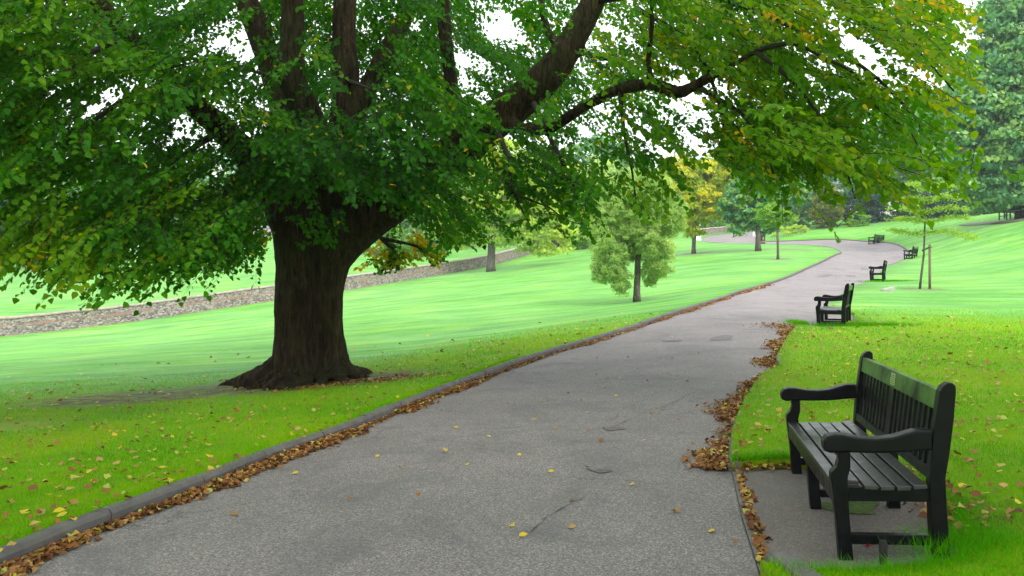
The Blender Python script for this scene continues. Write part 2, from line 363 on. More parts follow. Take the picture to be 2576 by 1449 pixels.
# kerb stones: swept rounded profile, open joints
def kerb(line,name,label,side=1,wd=.095,joint=.92,top=.095,maxd=1e9):
    L=[Vector((x,y,0)) for x,y in line]; acc=[0]
    for a,b in zip(L,L[1:]): acc.append(acc[-1]+(b-a).length)
    mb=MB(); s0=0
    def at(s):
        s=min(max(s,0),acc[-1]-1e-6); i=int(np.searchsorted(acc,s,side='right')-1); i=min(i,len(L)-2)
        t=(s-acc[i])/(acc[i+1]-acc[i]+1e-9); p=L[i].lerp(L[i+1],t); d=(L[i+1]-L[i]).normalized(); return p,d
    prof=[(0.0,-.06),(-.003,top-.03),(.012,top-.006),(.035,top),(wd-.01,top),(wd,top-.012),(wd,-.06)]
    while s0<acc[-1]:
        s1=min(s0+joint,acc[-1]); vs=[]; jz=random.uniform(-.006,.006); jx=random.uniform(-.006,.006)
        ks=max(2,int((s1-s0)/.3)+1); k_=len(prof)
        for s in np.linspace(s0+.006,s1-.006,ks):
            p,d=at(s); nrm=Vector((-d.y,d.x,0))*side
            for o,z in prof:
                q=p+nrm*(o-.02+jx); vs.append((q.x,q.y,h1(q.x,q.y)+z+jz))
        fs=[]
        for i in range(ks-1):
            for j in range(k_-1):
                a=i*k_+j; fs.append((a,a+1,a+k_+1,a+k_))
        fs.append(tuple(range(k_))); fs.append(tuple(reversed(range((ks-1)*k_,ks*k_))))
        mb.add(vs,fs); s0=s1
    o=mb.build(name,M_kerb); tag(o,label,'kerb',kind='structure'); return o
kerb(left_line,'kerb','concrete kerb along the left edge of the path',1)
kerb([(x,y) for x,y in smooth2(RKup,.25) if y<13.6],'kerb','short concrete kerb beside the nearest bench',-1,wd=.075,top=.07)
kerb(smooth2(RKfar[4:],.6),'kerb','kerb along the outer side of the far bend',-1)
kerb([(1.38,3.3),G(1925,1450),G(1938,1432)],'kerb','kerb stone ending at the near corner of the bench bay',-1,wd=.12)
# patched tarmac
def sheet(name,poly,mat,label,cat,lift_=.004,kind=None,sub_=3):
    c=np.mean(poly,axis=0); ring=[]
    for i in range(len(poly)):
        a=np.array(poly[i]);b=np.array(poly[(i+1)%len(poly)])
        for k in range(sub_): ring.append(a+(b-a)*k/sub_)
    vs=[(c[0],c[1],h1(*c)+lift_)]
    for s in (.5,1.0):
        for p in ring: q=c+(p-c)*s; vs.append((q[0],q[1],h1(*q)+lift_))
    n=len(ring); fs=[(0,1+i,1+(i+1)%n) for i in range(n)]+[(1+i,1+n+i,1+n+(i+1)%n,1+(i+1)%n) for i in range(n)]
    o=meshobj(name,vs,fs,mat,smooth=True); tag(o,label,cat,kind=kind); return o
for poly,l in [([(1665,857),(1712,854),(1718,858),(1668,861)],'thin dark strip of patched tarmac on the middle of the path'),
        ([(1785,852),(1820,843),(1845,845),(1838,856),(1790,857)],'squarish dark tarmac patch on the path before the second bench'),
        ([(1480,1183),(1520,1181),(1545,1186),(1510,1192)],'small dark worn spot in the middle of the path'),([(1515,1076),(1560,1074),(1575,1080),(1530,1085)],'dark broken hollow in the tarmac left of the moving leaf drift'),
        ([(2048,697),(2082,690),(2098,692),(2074,699)],'dark tar repair left of the third bench'),
        ([(2128,692),(2150,692),(2154,697),(2131,697)],'small dark cover plate on the path beside the third bench'),
        ([(2165,673),(2200,674),(2196,679),(2166,679)],'dark rectangular cover on the path above the third bench')]:
    sheet('tarmac_patch',[G(*p) for p in poly],M_patch,l,'patch',.006,'structure')
def crack(pl,label):
    g_=random.Random(len(pl)*7); P_=[]
    for (a,b),(c,d) in zip(pl,pl[1:]):
        for k in range(5): t=k/5; P_.append(G(a*(1-t)+c*t+g_.uniform(-4,4),b*(1-t)+d*t+g_.uniform(-1.5,1.5)))
    P_.append(G(*pl[-1])); vs=[];fs=[]
    for i,(x,y) in enumerate(P_):
        w_=.0028*g_.uniform(.2,1.8)*(.2 if i in(0,len(P_)-1) else 1); a=P_[max(i-1,0)];b=P_[min(i+1,len(P_)-1)]; d=Vector((b[0]-a[0],b[1]-a[1])).normalized()
        for s_ in (-1,1): q=(x-d.y*w_*s_,y+d.x*w_*s_); vs.append((q[0],q[1],h1(*q)+.0045))
    for i in range(len(P_)-1): fs.append((i*2,i*2+1,i*2+3,i*2+2))
    tag(meshobj('path_crack',vs,fs,M_crack),label,'crack',kind='structure')
crack([(1330,1345),(1375,1305),(1412,1280),(1470,1252)],'thin crack in the foreground tarmac')
crack([(1545,1075),(1620,1040),(1700,1010),(1752,985)],'hairline crack running up the middle of the path')
crack([(1400,1000),(1450,985),(1520,992),(1600,985)],'hairline crack across the path')
crack([(1100,1140),(1180,1128),(1290,1140)],'hairline crack at the left of the path')
M_moss=flat('moss',(.07,.13,.012),.9,.5,30,.006)
ring=[(2.02+.17*math.cos(a)*(1+.3*math.sin(3*a)),4.98+.16*math.sin(a)*(1+.25*math.cos(5*a))) for a in np.linspace(0,2*math.pi,16,endpoint=False)]
sheet('moss_patch',ring,M_moss,'green moss growing on the concrete under the bench','moss',.018,'structure',1)

# ---------------- benches
def make_bench():
    L=1.85
    root=empty('park_bench')
    arm=[(-.036,.575),(-.030,.556),(.0,.545),(.045,.548),(.09,.548),(.18,.545),(.30,.545),(.42,.553),(.50,.560),(.50,.655),(.43,.655),(.385,.643),(.31,.623),(.23,.615),(.14,.622),(.07,.636),(.02,.638),(-.015,.628),(-.034,.605)]
    front=[(.022,0),(.014,.2),(.004,.33),(-.004,.42),(.0,.447),(.028,.475),(.040,.51),(.036,.55),(.10,.55),(.098,.475),(.082,.42),(.080,.3),(.084,.18),(.092,0)]
    rear=[(.485,0),(.478,.2),(.482,.4),(.500,.56),(.520,.68),(.545,.81),(.552,.845),(.572,.872),(.592,.885),(.615,.884),(.628,.870),(.630,.845),(.612,.70),(.585,.54),(.560,.42),(.560,.25),(.567,0)]
    for y0 in (0,L-.07):
        m=MB(); m.prism(front,y0,y0+.07,.005); m.build('leg',M_paint,root)
        m=MB(); m.prism(rear,y0,y0+.07,.005); m.build('leg',M_paint,root)
        m=MB(); m.prism(arm,y0-.012,y0+.082,.010); m.build('armrest',M_paint,root)
        m=MB(); m.box(.08,.485,y0+.012,y0+.058,.30,.372,bev=.003); m.build('side_rail',M_paint,root)
        m=MB(); m.box(.088,.482,y0+.014,y0+.056,.085,.135,bev=.003); m.build('stretcher',M_paint,root)
    m=MB(); m.prism([(.015,0),(.008,.2),(.005,.30),(.075,.30),(.075,.18),(.08,0)],L/2-.035,L/2+.035,.004); m.build('leg',M_paint,root)
    m=MB(); m.box(.485,.555,L/2-.035,L/2+.035,0,.36,bev=.004); m.build('leg',M_paint,root)
    m=MB(); m.box(.078,.484,L/2-.022,L/2+.022,.295,.365,bev=.003); m.build('side_rail',M_paint,root)
    m=MB(); m.box(.082,.484,L/2-.02,L/2+.02,.085,.13,bev=.003); m.build('stretcher',M_paint,root)
    # seat: dipped slats
    m=MB(); m.box(.004,.066,.071,L-.071,.372,.398,bev=.004)
    xs=[.082,.162,.242,.322,.402]
    dz=[.392,.384,.380,.380,.388]
    for x,z in zip(xs,dz):
        M=Matrix.Translation((x+.033,0,z-.011))@Matrix.Rotation(R([4,3,0,-2,-4][xs.index(x)]),4,'Y')
        m.box(-.0335,.0335,-.004 if x>.1 else .072,L+.004 if x>.1 else L-.072,-.011,.011,M,bev=.003)
    m.build('seat',M_seat,root)
    m=MB(); m.box(.006,.036,.071,L-.071,.288,.371,bev=.003); m.build('front_rail',M_paint,root)
    # backrest leaning
    th=math.atan2(.612-.50,.84-.42)*.62
    B=Matrix.Translation((.487,0,.405))@Matrix.Rotation(th,4,'Y')
    m=MB(); m.box(.0,.045,.071,L-.071,.0,.05,B,bev=.004)
    m.box(.005,.040,L/2-.035,L/2+.035,.05,.345,B,bev=.003)
    for half in (0,1):
        a=.071+(L/2-.035-.071+.07+0)*half if half else .071
        a0=.071 if half==0 else L/2+.035; a1=L/2-.035 if half==0 else L-.071
        n=9
        for k in range(n):
            y=a0+(a1-a0)*(k+.5)/n; m.box(.012,.030,y-.017,y+.017,.049,.346,B)
    m.build('backrest',M_paint,root)
    m=MB(); m.box(-.002,.045,.071,L-.071,.345,.445,B,bev=.005); rail=m.build('top_rail',M_algae,root); rail['label']='wide top rail stained green with algae'
    for c in bpy.data.objects:
        if c.parent==root:
            for v_ in c.data.vertices: v_.co.x*=.93; v_.co.z*=.985
    B=Matrix.Diagonal((.93,1,.985,1))@B
    return root,rail,B,L
bench,rail,BM,BL=make_bench()
def kids(o): return [c for c in bpy.data.objects if c.parent==o]
def copy_tree(o,parent=None):
    c=o.copy(); COL.objects.link(c); c.parent=parent
    for ch in kids(o): copy_tree(ch,c)
    return c
BG='black park benches along the path'
benches=[bench]+[copy_tree(bench) for _ in range(4)]
def put(b,px,D,th,roll,dz,label,sc=1.0,pitch=0):
    x,y=W(px,D); b.location=(x,y,h1(x,y)+dz); b.rotation_euler=(R(pitch),R(-roll),R(-th)); b.scale=(sc,sc,sc); tag(b,label,'bench',BG)
put(benches[0],2102,4.12,11.5,2.5,.006,'nearest black bench with a small plaque, on its concrete bay')
put(benches[1],2052,17.55,25,0,-.03,'second bench up the path, at the litter-strewn bay where the path narrows',1.12)
put(benches[2],2187,36,26,0,.04,'third bench up the path, left of the staked sapling',1.1)
put(benches[3],2273,57,34,0,.04,'fourth bench, at the right end of the path bend by the sapling stake',1.1)
put(benches[4],2184,75.3,46,0,.05,'farthest path bench, beyond the bend and turned toward the path',1.1)
# plaque on the first bench
mp=flat('plaque_brass',(.34,.44,.16),.4,.2,20)
m=MB(); m.box(-.006,-.002,.86,.955,.362,.432,BM,bev=.001); pl=m.build('plaque',mp,None)
rl=rail; pl.parent=rl; pl['label']='small greenish metal memorial plaque'
m=MB()
for k in range(5): m.box(-.0075,-.006,.87+.004*(k%2),.945-.006*(k%3),.371+k*.0115,.3745+k*.0115,BM)
m.build('engraving',flat('plaque_text',(.03,.05,.02),.6,.1),None).parent=rl
# wooden stub by the stretcher
pos=G(2222,1400); m=MB(); m.prism([(-.014,-.04),(-.016,.085),(-.008,.10),(.012,.097),(.016,.08),(.014,-.04)],-.014,.014,.002)
o=m.build('ground_stake',flat('rotten_wood',(.02,.02,.016),.9,.4,30)); sx,sy=W(2222,4.02); o.location=(sx,sy,h1(sx,sy)+.03); tag(o,'short dark stake standing in the grass against the bench stretcher','stake')
# pink wrapper
bm=bmesh.new(); bmesh.ops.create_icosphere(bm,subdivisions=3,radius=1)
for v in bm.verts:
    n=noise.noise(v.co*2.3)*.6+noise.noise(v.co*5)*.3; v.co=Vector((v.co.x*.026,v.co.y*.017,v.co.z*.013))*(1+n)
me=bpy.data.meshes.new('sweet_wrapper'); bm.to_mesh(me); bm.free(); me.materials.append(flat('pink_foil',(.75,.015,.12),.3,.35,60))
o=link(bpy.data.objects.new('sweet_wrapper',me)); sx,sy=W(2185,4.3); o.location=(sx,sy,h1(sx,sy)+.026); o.rotation_euler=(0,0,.3); tag(o,'crumpled pink sweet wrapper lying under the near end of the bench','litter')

# ---------------- the big lime tree
def PT(px,py,D): return Vector(P(px,py,D))
tree=empty('lime_tree',(TX,TY,h1(TX,TY))); tag(tree,'huge spreading lime tree with a thick dark trunk left of the path','tree')
def local(v): return (v[0]-TX,v[1]-TY,v[2]-h1_T)
h1_T=h1(TX,TY)
def tb(mb,l,n=14,step=.14):
    P4=[Vector(PT(a,b,d)) for a,b,d,_ in l]; r4=[w_/2/F*d for a,b,d,w_ in l]
    pts=[];rad=[]
    for i in range(len(P4)-1):
        a=P4[max(i-1,0)];b=P4[i];c=P4[i+1];d=P4[min(i+2,len(P4)-1)]; n_=max(2,int((c-b).length/step))
        for k in range(n_):
            t=k/n_; pts.append(.5*((2*b)+(c-a)*t+(2*a-5*b+4*c-d)*t*t+(3*b-a-3*c+d)*t**3)); 
            e=t*t*(3-2*t); rad.append(r4[i]*(1-e)+r4[i+1]*e)
    pts.append(P4[-1]); rad.append(r4[-1])
    mb.tube([(p.x-TX,p.y-TY,p.z-h1_T) for p in pts],rad,n)
big=MB()
tb(big,[(732,1010,12.9,140),(738,960,12.9,130),(745,920,12.9,124),(746,860,12.9,112),(747,800,12.9,106),(747,740,12.9,108),(748,680,13,112),(742,620,13,112),(722,550,13,100),(690,480,12.85,88),(630,400,12.6,76),(560,325,12.3,66),(490,262,12,60),(400,172,11.7,54),(320,90,11.5,50),(240,0,11.3,46),(150,-120,11.2,32),(60,-260,11,20)])
tb(big,[(856,1010,13.0,100),(850,950,13,92),(840,900,12.95,84),(832,850,12.95,78),(828,800,12.95,76),(826,740,12.95,80),(828,680,13,96),(850,620,13,120),(905,560,12.95,132),(985,500,12.85,124),(1070,440,12.7,114),(1150,380,12.5,104),(1240,308,12.3,96),(1330,235,12.1,90),(1400,165,12,80),(1450,85,12,70),(1492,0,12,62),(1540,-130,12,50),(1610,-350,12.2,32)])
tb(big,[(790,1010,13.3,150),(788,950,13.3,145),(786,900,13.3,145),(784,800,13.3,140),(784,700,13.35,142),(790,620,13.35,150),(795,540,13.3,120),(802,440,13.15,92),(795,345,13,78),(768,275,12.9,74),(737,205,12.8,70),(735,100,12.8,63),(735,-50,12.8,56),(720,-400,12.8,34)])
tb(big,[(810,600,13.3,110),(835,470,13.4,84),(858,350,13.6,74),(872,200,13.7,66),(866,60,13.8,60),(880,-300,14,38)])
tb(big,[(770,600,13.4,100),(755,480,13.6,86),(735,370,13.9,76),(700,225,14.3,68),(655,90,14.6,64),(600,-60,15,54),(540,-320,15,32)])
tb(big,[(840,560,13.5,90),(870,420,13.9,62),(900,280,14.3,54),(960,155,14.7,48),(1010,60,15,42),(1050,-60,15.2,34),(1100,-300,15.5,22)])
tb(big,[(1190,360,12.4,50),(1155,290,12.3,38),(1132,185,12.3,36),(1118,60,12.3,34),(1112,-80,12.3,30),(1090,-320,12.3,18)],12)
tb(big,[(1250,300,12.2,50),(1320,325,11.8,36),(1388,318,11.3,31),(1480,262,10.6,31),(1560,224,10,31),(1640,212,9.4,33),(1700,233,9.2,31),(1745,217,9,28),(1800,186,8.9,25),(1900,130,8.6,18)],12)
tb(big,[(1440,120,12,40),(1392,100,12.1,24),(1372,60,12.2,20),(1358,-20,12.3,17),(1345,-150,12.3,12)],10)
tb(big,[(1440,120,12,30),(1490,140,12,20),(1540,150,11.9,17),(1620,190,11.7,11)],10)
tb(big,[(1640,212,9.4,22),(1630,150,9.4,16),(1640,60,9.4,13),(1630,-80,9.4,10)],10)
# buttress roots
for px,py,D,a,b_,w0 in [(588,992,12.75,690,905,62),(625,1000,12.4,705,915,60),(668,1000,12.1,725,915,58),(700,1000,11.95,740,925,50),(735,1000,11.9,755,925,48),(770,1000,11.9,775,930,44),(806,985,12.2,815,925,40),(880,985,12.3,850,915,60),(925,965,12.9,868,900,52),(560,985,13.3,690,900,60),(930,960,13.6,860,900,60)]:
    mx_,my_=(px+a)/2+(a-px)*.12,(py+b_)/2+18
    Dm=(D+12.75)/2
    gz=lambda q,d:(HY-(h1((q-HX)/F*d,d)-EYE)/d*F)
    tb(big,[(a*.5+393,b_-45,13.05,w0*.5),(a*.85+118,b_+6,12.85,w0*.72),(mx_,my_-12,Dm,w0*.68),(px,gz(px,D)-5,D,w0*.5),(px+(px-a)*.18,gz(px+(px-a)*.18,D-.12)+6,D-.12,w0*.2)],10,.08)
tmp=big.build('trunk',M_bark,None)
rm=tmp.modifiers.new('r','REMESH'); rm.mode='VOXEL'; rm.voxel_size=.032; rm.use_smooth_shade=True
sm=tmp.modifiers.new('s','SMOOTH'); sm.factor=.5; sm.iterations=1
dg=bpy.context.evaluated_depsgraph_get(); me=bpy.data.meshes.new_from_object(tmp.evaluated_get(dg))
tmp.modifiers.clear(); tmp.data=me; tmp.parent=tree; me.materials.clear(); me.materials.append(M_bark)
nv=len(me.vertices); c=np.empty(nv*3,np.float32); me.vertices.foreach_get('co',c); c=c.reshape(-1,3); nn=np.empty(nv*3,np.float32); me.vertices.foreach_get('normal',nn); nn=nn.reshape(-1,3)
dsp=np.array([ -abs(noise.noise(Vector((x*9,y*9,z*1.5))))*.05+noise.noise(Vector((x*2.2,y*2.2,z*.8)))*.05+noise.noise(Vector((x*24,y*24,z*7)))*.008 for x,y,z in c.tolist()])
fade=np.clip((6.5-c[:,2])/6,.25,1)
me.vertices.foreach_set('co',(c+nn*(dsp*fade)[:,None]).ravel()); me.polygons.foreach_set('use_smooth',np.ones(len(me.polygons),bool)); me.update()
# thinner boughs
br=MB()
BR=[[(1900,130,8.6,16),(1990,108,8.4,11),(2080,150,8.3,9),(2150,185,8.3,7),(2205,270,8.2,5),(2290,330,8.15,4),(2330,410,8.1,3),(2390,455,8.1,2)],
[(1900,130,8.6,14),(1990,200,8.3,10),(2080,320,8.2,8),(2130,430,8.1,5),(2150,500,8.1,3)],
[(1720,-40,10.5,16),(1880,20,10,13),(2060,100,9.6,11),(2210,200,9.3,9),(2330,330,9,6)],
[(1900,-60,10,15),(2080,-10,9.6,12),(2230,60,9.3,10),(2330,150,9.2,7),(2400,230,9.1,4)],
[(1600,20,10.5,14),(1740,110,10,11),(1800,230,9.7,9),(1830,360,9.6,5)],
[(1560,224,10,14),(1570,330,9.8,9),(1590,430,9.7,6),(1600,510,9.7,3)],
[(1745,217,9,12),(1860,280,8.8,9),(1930,380,8.7,6),(1950,480,8.7,3)],
[(490,262,12,22),(360,235,11.3,16),(240,300,10.6,12),(130,400,10,9),(50,500,9.7,5)],
[(560,325,12.3,20),(450,400,11.5,14),(360,500,10.8,10),(280,620,10.3,7),(240,700,10.2,3)],
[(630,400,12.6,18),(570,480,11.8,13),(540,570,11.2,9),(560,680,10.9,4)],
[(320,90,11.5,18),(200,150,10.7,13),(100,250,10,9),(20,360,9.5,6)],
[(200,60,11,16),(110,40,10.4,12),(30,90,9.9,8),(-60,180,9.5,5)],
[(800,430,13,20),(880,425,11.8,12),(960,455,11.3,8),(1010,470,11.1,6),(1080,530,10.8,4),(1110,540,10.8,3),(1140,590,10.7,2)],
[(1150,385,12.4,16),(1200,425,11.6,9),(1260,450,11.2,7),(1310,495,11,6),(1380,520,10.9,4),(1420,552,10.8,3),(1475,568,10.7,2)],
[(1240,310,12.2,18),(1280,400,11.5,12),(1290,480,11.2,8),(1330,560,11.1,4)],
[(850,420,13.2,20),(760,440,12,14),(700,500,11.3,9),(690,560,11.1,4)],
[(905,560,13.6,16),(960,600,14.2,12),(1000,650,14.4,8),(960,680,14.5,5)],
[(960,600,14.2,10),(1050,620,14.4,7),(1090,650,14.5,4)],
[(735,205,12.8,13),(640,180,12,9),(540,150,11.4,7),(430,170,11,6)],
[(868,200,13.7,12),(960,230,12.5,7),(1050,220,12,5),(1150,240,11.7,5)],
[(1492,0,12,26),(1620,-20,11.4,20),(1760,-60,10.8,15),(1900,-60,10,11)],
[(1330,235,12.1,18),(1400,380,11.3,12),(1440,460,11,7),(1460,520,10.9,3)]]
for l in BR: tb(br,l,7,.2)
br.build('bough',M_barkd,tree,True)
# ---- foliage
OUT=[(-200,-80),(-200,680),(0,690),(60,735),(130,742),(200,712),(265,752),(340,742),(400,708),(470,730),(560,720),(608,700),(640,640),(668,560),(700,500),(760,510),(840,560),(930,530),(1010,540),(1050,570),(1120,610),(1200,590),(1300,585),(1400,575),(1470,566),(1500,500),(1540,480),(1600,520),(1680,500),(1722,420),(1722,330),(1780,380),(1820,430),(1880,470),(1940,520),(2050,560),(2110,540),(2110,500),(2200,470),(2260,505),(2350,510),(2405,450),(2400,370),(2330,300),(2390,240),(2430,190),(2400,120),(2440,60),(2450,-80)]
GAPS=[(605,100,36,44),(230,105,34,24),(275,240,50,26),(140,200,30,16),(470,325,46,22),(180,270,24,14),(660,170,26,18),(1250,60,44,44),(1205,160,30,22),(1165,155,20,50),(1470,175,26,20),(1480,60,18,26),(1745,300,40,62),(1700,180,28,20),(2195,130,52,46),(2120,60,50,34),(2245,220,26,30),(1030,240,30,14),(915,170,18,14),(1850,240,24,20),(620,270,20,10),(30,190,26,16),(1050,60,16,24),(2050,200,26,16),(560,60,22,14),(90,95,16,14),(1560,90,20,14),(2150,330,24,14),(1960,420,20,20),(1640,330,20,16)]
CLEAR=[[(700,-80),(770,-80),(775,190),(820,290),(780,300),(715,230)],[(1190,380),(1290,190),(1370,120),(1430,-80),(1530,-80),(1490,110),(1390,250),(1270,360)],[(835,-80),(895,-80),(900,110),(840,110)],[(1092,-80),(1142,-80),(1150,185),(1105,185)],[(1385,330),(1380,290),(1560,195),(1700,200),(1800,165),(1830,190),(1740,250),(1600,245),(1480,300)],[(215,-60),(300,-60),(340,80),(300,90)],[(600,-60),(700,-60),(720,110),(650,110)],[(660,480),(930,470),(1040,520),(900,640),(690,640)],[(470,240),(520,230),(640,370),(620,410)],[(840,60),(900,60),(1010,30),(1030,80),(900,300),(860,300)]]
def sprays(cent,dirs,Ls,K,lsz,tint,lay_tw=True,name='foliage',seed=3):
    g=np.random.default_rng(seed); n=len(cent)
    t=(np.arange(K)+.5)/K*.95+.05
    up=np.array([0,0,1.]); side=np.cross(dirs,up); side/=np.linalg.norm(side,axis=1)[:,None]+1e-9
    sg=np.where(np.arange(K)%2==0,1,-1)
    base=cent[:,None]+dirs[:,None]*(Ls[:,None]*(t-.5))[...,None]; base[...,2]-=.22*Ls[:,None]*t**2
    tang=dirs[:,None]-up*(.44*t)[None,:,None]; tang/=np.linalg.norm(tang,axis=-1,keepdims=True)
    sd_=side[:,None]*sg[None,:,None]
    roll=g.normal(0,.35,(n,1,1)); 
    ld=tang*.55+sd_*(.75+g.normal(0,.2,(n,K,1)))-up*(.42+g.normal(0,.25,(n,K,1)))+g.normal(0,.22,(n,K,3))+sd_*0
    ld[...,2:3]+=roll*sg[None,:,None]
    ld/=np.linalg.norm(ld,axis=-1,keepdims=True)
    nr=up+g.normal(0,.42,(n,K,3))+tang*.25; nr-=ld*(nr*ld).sum(-1,keepdims=True); nr/=np.linalg.norm(nr,axis=-1,keepdims=True)
    lat=np.cross(nr,ld); sz=(lsz*(g.uniform(.55,1.35,(n,K,1)))); b0=base+ld*(.25*sz)+sd_*(.02)
    wq=sz*.47
    cup=g.uniform(-.05,.28,(n,K,1))
    v=np.stack([b0, b0+ld*sz*.22+lat*wq*.95+nr*wq*cup, b0+ld*sz*.62+lat*wq*.72+nr*wq*cup*.6, b0+ld*sz*1.02-nr*sz*.12, b0+ld*sz*.62-lat*wq*.72+nr*wq*cup*.6, b0+ld*sz*.22-lat*wq*.95+nr*wq*cup],axis=2).reshape(-1,3)
    m=n*K; o=(np.arange(m)*6)[:,None]
    f=np.concatenate([o+np.array([[0,1,2,3]]),o+np.array([[0,3,4,5]])])
    tn=np.repeat(tint,K)+g.normal(0,.07,m); yel=g.random(m)<.012; tn=np.where(yel,g.uniform(.82,.97,m),tn)
    tn=np.repeat(tn.clip(0,1),6)
    # twig
    ts=np.array([0,.35,.7,1.0]); tp=cent[:,None]+dirs[:,None]*(Ls[:,None]*(ts-.5))[...,None]; tp[...,2]-=.22*Ls[:,None]*ts**2
    rd=np.array([.0048,.0035,.0024,.001]); b2=np.cross(side,dirs)
    rings=[]
    for a in (0,2.1,4.2): rings.append(tp+(side[:,None]*math.cos(a)+b2[:,None]*math.sin(a))*rd[None,:,None])
    tv=np.stack(rings,axis=2).reshape(-1,3); q=(np.arange(n)*12)[:,None]; fl=[]
    for i in range(3):
        for k in range(3): k2=(k+1)%3; fl.append(q+np.array([[i*3+k,i*3+k2,i*3+3+k2,i*3+3+k]]))
    return v,f,tn,tv,np.concatenate(fl)
def visible_sprays(n,seed):
    g=np.random.default_rng(seed); px=g.uniform(-200,2460,n*4); py=g.uniform(-80,760,n*4)
    ok=inpoly(px,py,OUT)
    for x,y,a,b in GAPS: ok&=~(((px-x)/(a+10))**2+((py-y)/(b+8))**2<1)
    ok&=~(inpoly(px,py,[(-10,300),(130,330),(150,470),(90,640),(-10,640)])&(g.random(n*4)<.72))
    nz=np.array([noise.noise(Vector((a*.011,b*.0045,7)))+.45*noise.noise(Vector((a*.03,b*.02,9))) for a,b in zip(px.tolist(),py.tolist())])
    low=.12+np.clip((py-np.where(px>1650,120,240))/200,0,1)*np.where(px>1180,1.15,np.where(px<620,.35,.25))
    thin=np.where((px>1200)&(px<1520)&(py>330),.35,0)+np.where(px>1620,.36,0)
    ok&=g.random(n*4)<np.clip(1-low*(.55-1.9*nz)-thin,.04,1)
    px,py=px[ok][:n],py[ok][:n]; n=len(px); py=py-np.interp(py,[250,450,750],[0,22,34])
    xs=[-200,0,300,600,800,1000,1200,1500,1700,1900,2200,2460]; near=np.interp(px,xs,[8.2,8.3,9,10.3,10.3,10.3,10.2,9.6,8.8,7.9,7.5,7.6]); far=np.interp(px,xs,[12,13,14.5,15,16,16.5,16.5,14.5,12,10.8,10,9.6])
    far=np.where(py<330,far+np.interp(py,[-80,330],[3,0]),far-np.interp(py,[330,600],[0,2.5])); far=np.maximum(far,near+1)
    D=near+(far-near)*g.beta(1.0,1.15,n)
    clr=np.zeros(n,bool)
    for c in CLEAR: clr|=inpoly(px,py,c)
    D=np.where(clr,g.uniform(14.6,17.5,n),D)
    # keep clear of the lower fork
    kill=clr&(py>380)
    px,py,D=px[~kill],py[~kill],D[~kill]
    X=(px-HX)/F*D; Zc=EYE-(py-HY)/F*D
    return np.column_stack([X,D,Zc]),px,py
def outward(c,g,dn=.35):
    d=c-np.array([TX,TY,0]); d[:,2]=0; r=np.linalg.norm(d,axis=1,keepdims=True); d=d/(r+1e-6)+g.normal(0,.55,d.shape)*np.array([1,1,0]); d/=np.linalg.norm(d,axis=1,keepdims=True)
    d[:,2]=-dn+g.normal(0,.28,len(c)); return d/np.linalg.norm(d,axis=1,keepdims=True)
g=np.random.default_rng(11)
Cc,_,_=visible_sprays(NVIS//8,5)
dc=outward(Cc,g,.25); hc=dc*np.array([1,1,0]); hc/=np.linalg.norm(hc,axis=1)[:,None]; sc_=np.column_stack([-hc[:,1],hc[:,0],np.zeros(len(hc))])
NB=9; tc=np.repeat(g.normal(0,.09,len(Cc)),NB)
ou=g.uniform(-.75,.75,(len(Cc),NB)); si=g.normal(0,.36,(len(Cc),NB))*(1-.35*np.abs(ou)); tilt=g.normal(.38,.16,(len(Cc),1)); rol=g.normal(0,.22,(len(Cc),1))
C1=(Cc[:,None]+hc[:,None]*ou[...,None]+sc_[:,None]*si[...,None]); C1[...,2]+=-ou*tilt-.18*ou*np.abs(ou)+si*rol+g.normal(0,.05,ou.shape); C1=C1.reshape(-1,3)
d1=np.repeat(hc,NB,axis=0)+np.repeat(sc_,NB,axis=0)*(si.reshape(-1,1)*1.1+g.normal(0,.25,(len(C1),1))); d1[:,2]=-np.repeat(tilt.ravel(),NB)-.1+g.normal(0,.12,len(C1)); d1/=np.linalg.norm(d1,axis=1)[:,None]
px1=HX+C1[:,0]/C1[:,1]*F; py1=HY-(C1[:,2]-EYE)/C1[:,1]*F
ok=(py1<np.interp(px1,[0,180,300],[715,740,762]))&(px1<np.interp(py1,[0,100,200,300,380,480],[2430,2395,2415,2320,2380,2385]))
for x,y,a,b in GAPS: ok&=~(((px1-x)/(a+4))**2+((py1-y)/(b+4))**2<1)
OUTL=sorted([p for p in OUT[2:-6]],key=lambda p:p[0]); ok&=py1<np.interp(px1,[p[0] for p in OUTL],[p[1] for p in OUTL])-14
for c in CLEAR: ok&=~(inpoly(px1,py1,c)&(C1[:,1]<13.8))
C1,d1,px1,py1,tc=C1[ok],d1[ok],px1[ok],py1[ok],tc[ok]
L1=g.uniform(.45,.85,len(C1))
def lf(c,s): return np.array([noise.noise(Vector(p)*s) for p in c.tolist()])
tn1=.30+.13*np.interp(px1,[0,300,900,1300,1700,2400],[1,.5,-.6,0,1.3,1.8])+tc+.18*lf(C1,.9)+.12*np.interp(py1,[0,400,700],[.3,-.2,.9])
tn1+=np.where(g.random(len(C1))<np.interp(px1,[0,1300,1700,2400],[.006,.008,.035,.07]),.38,0)
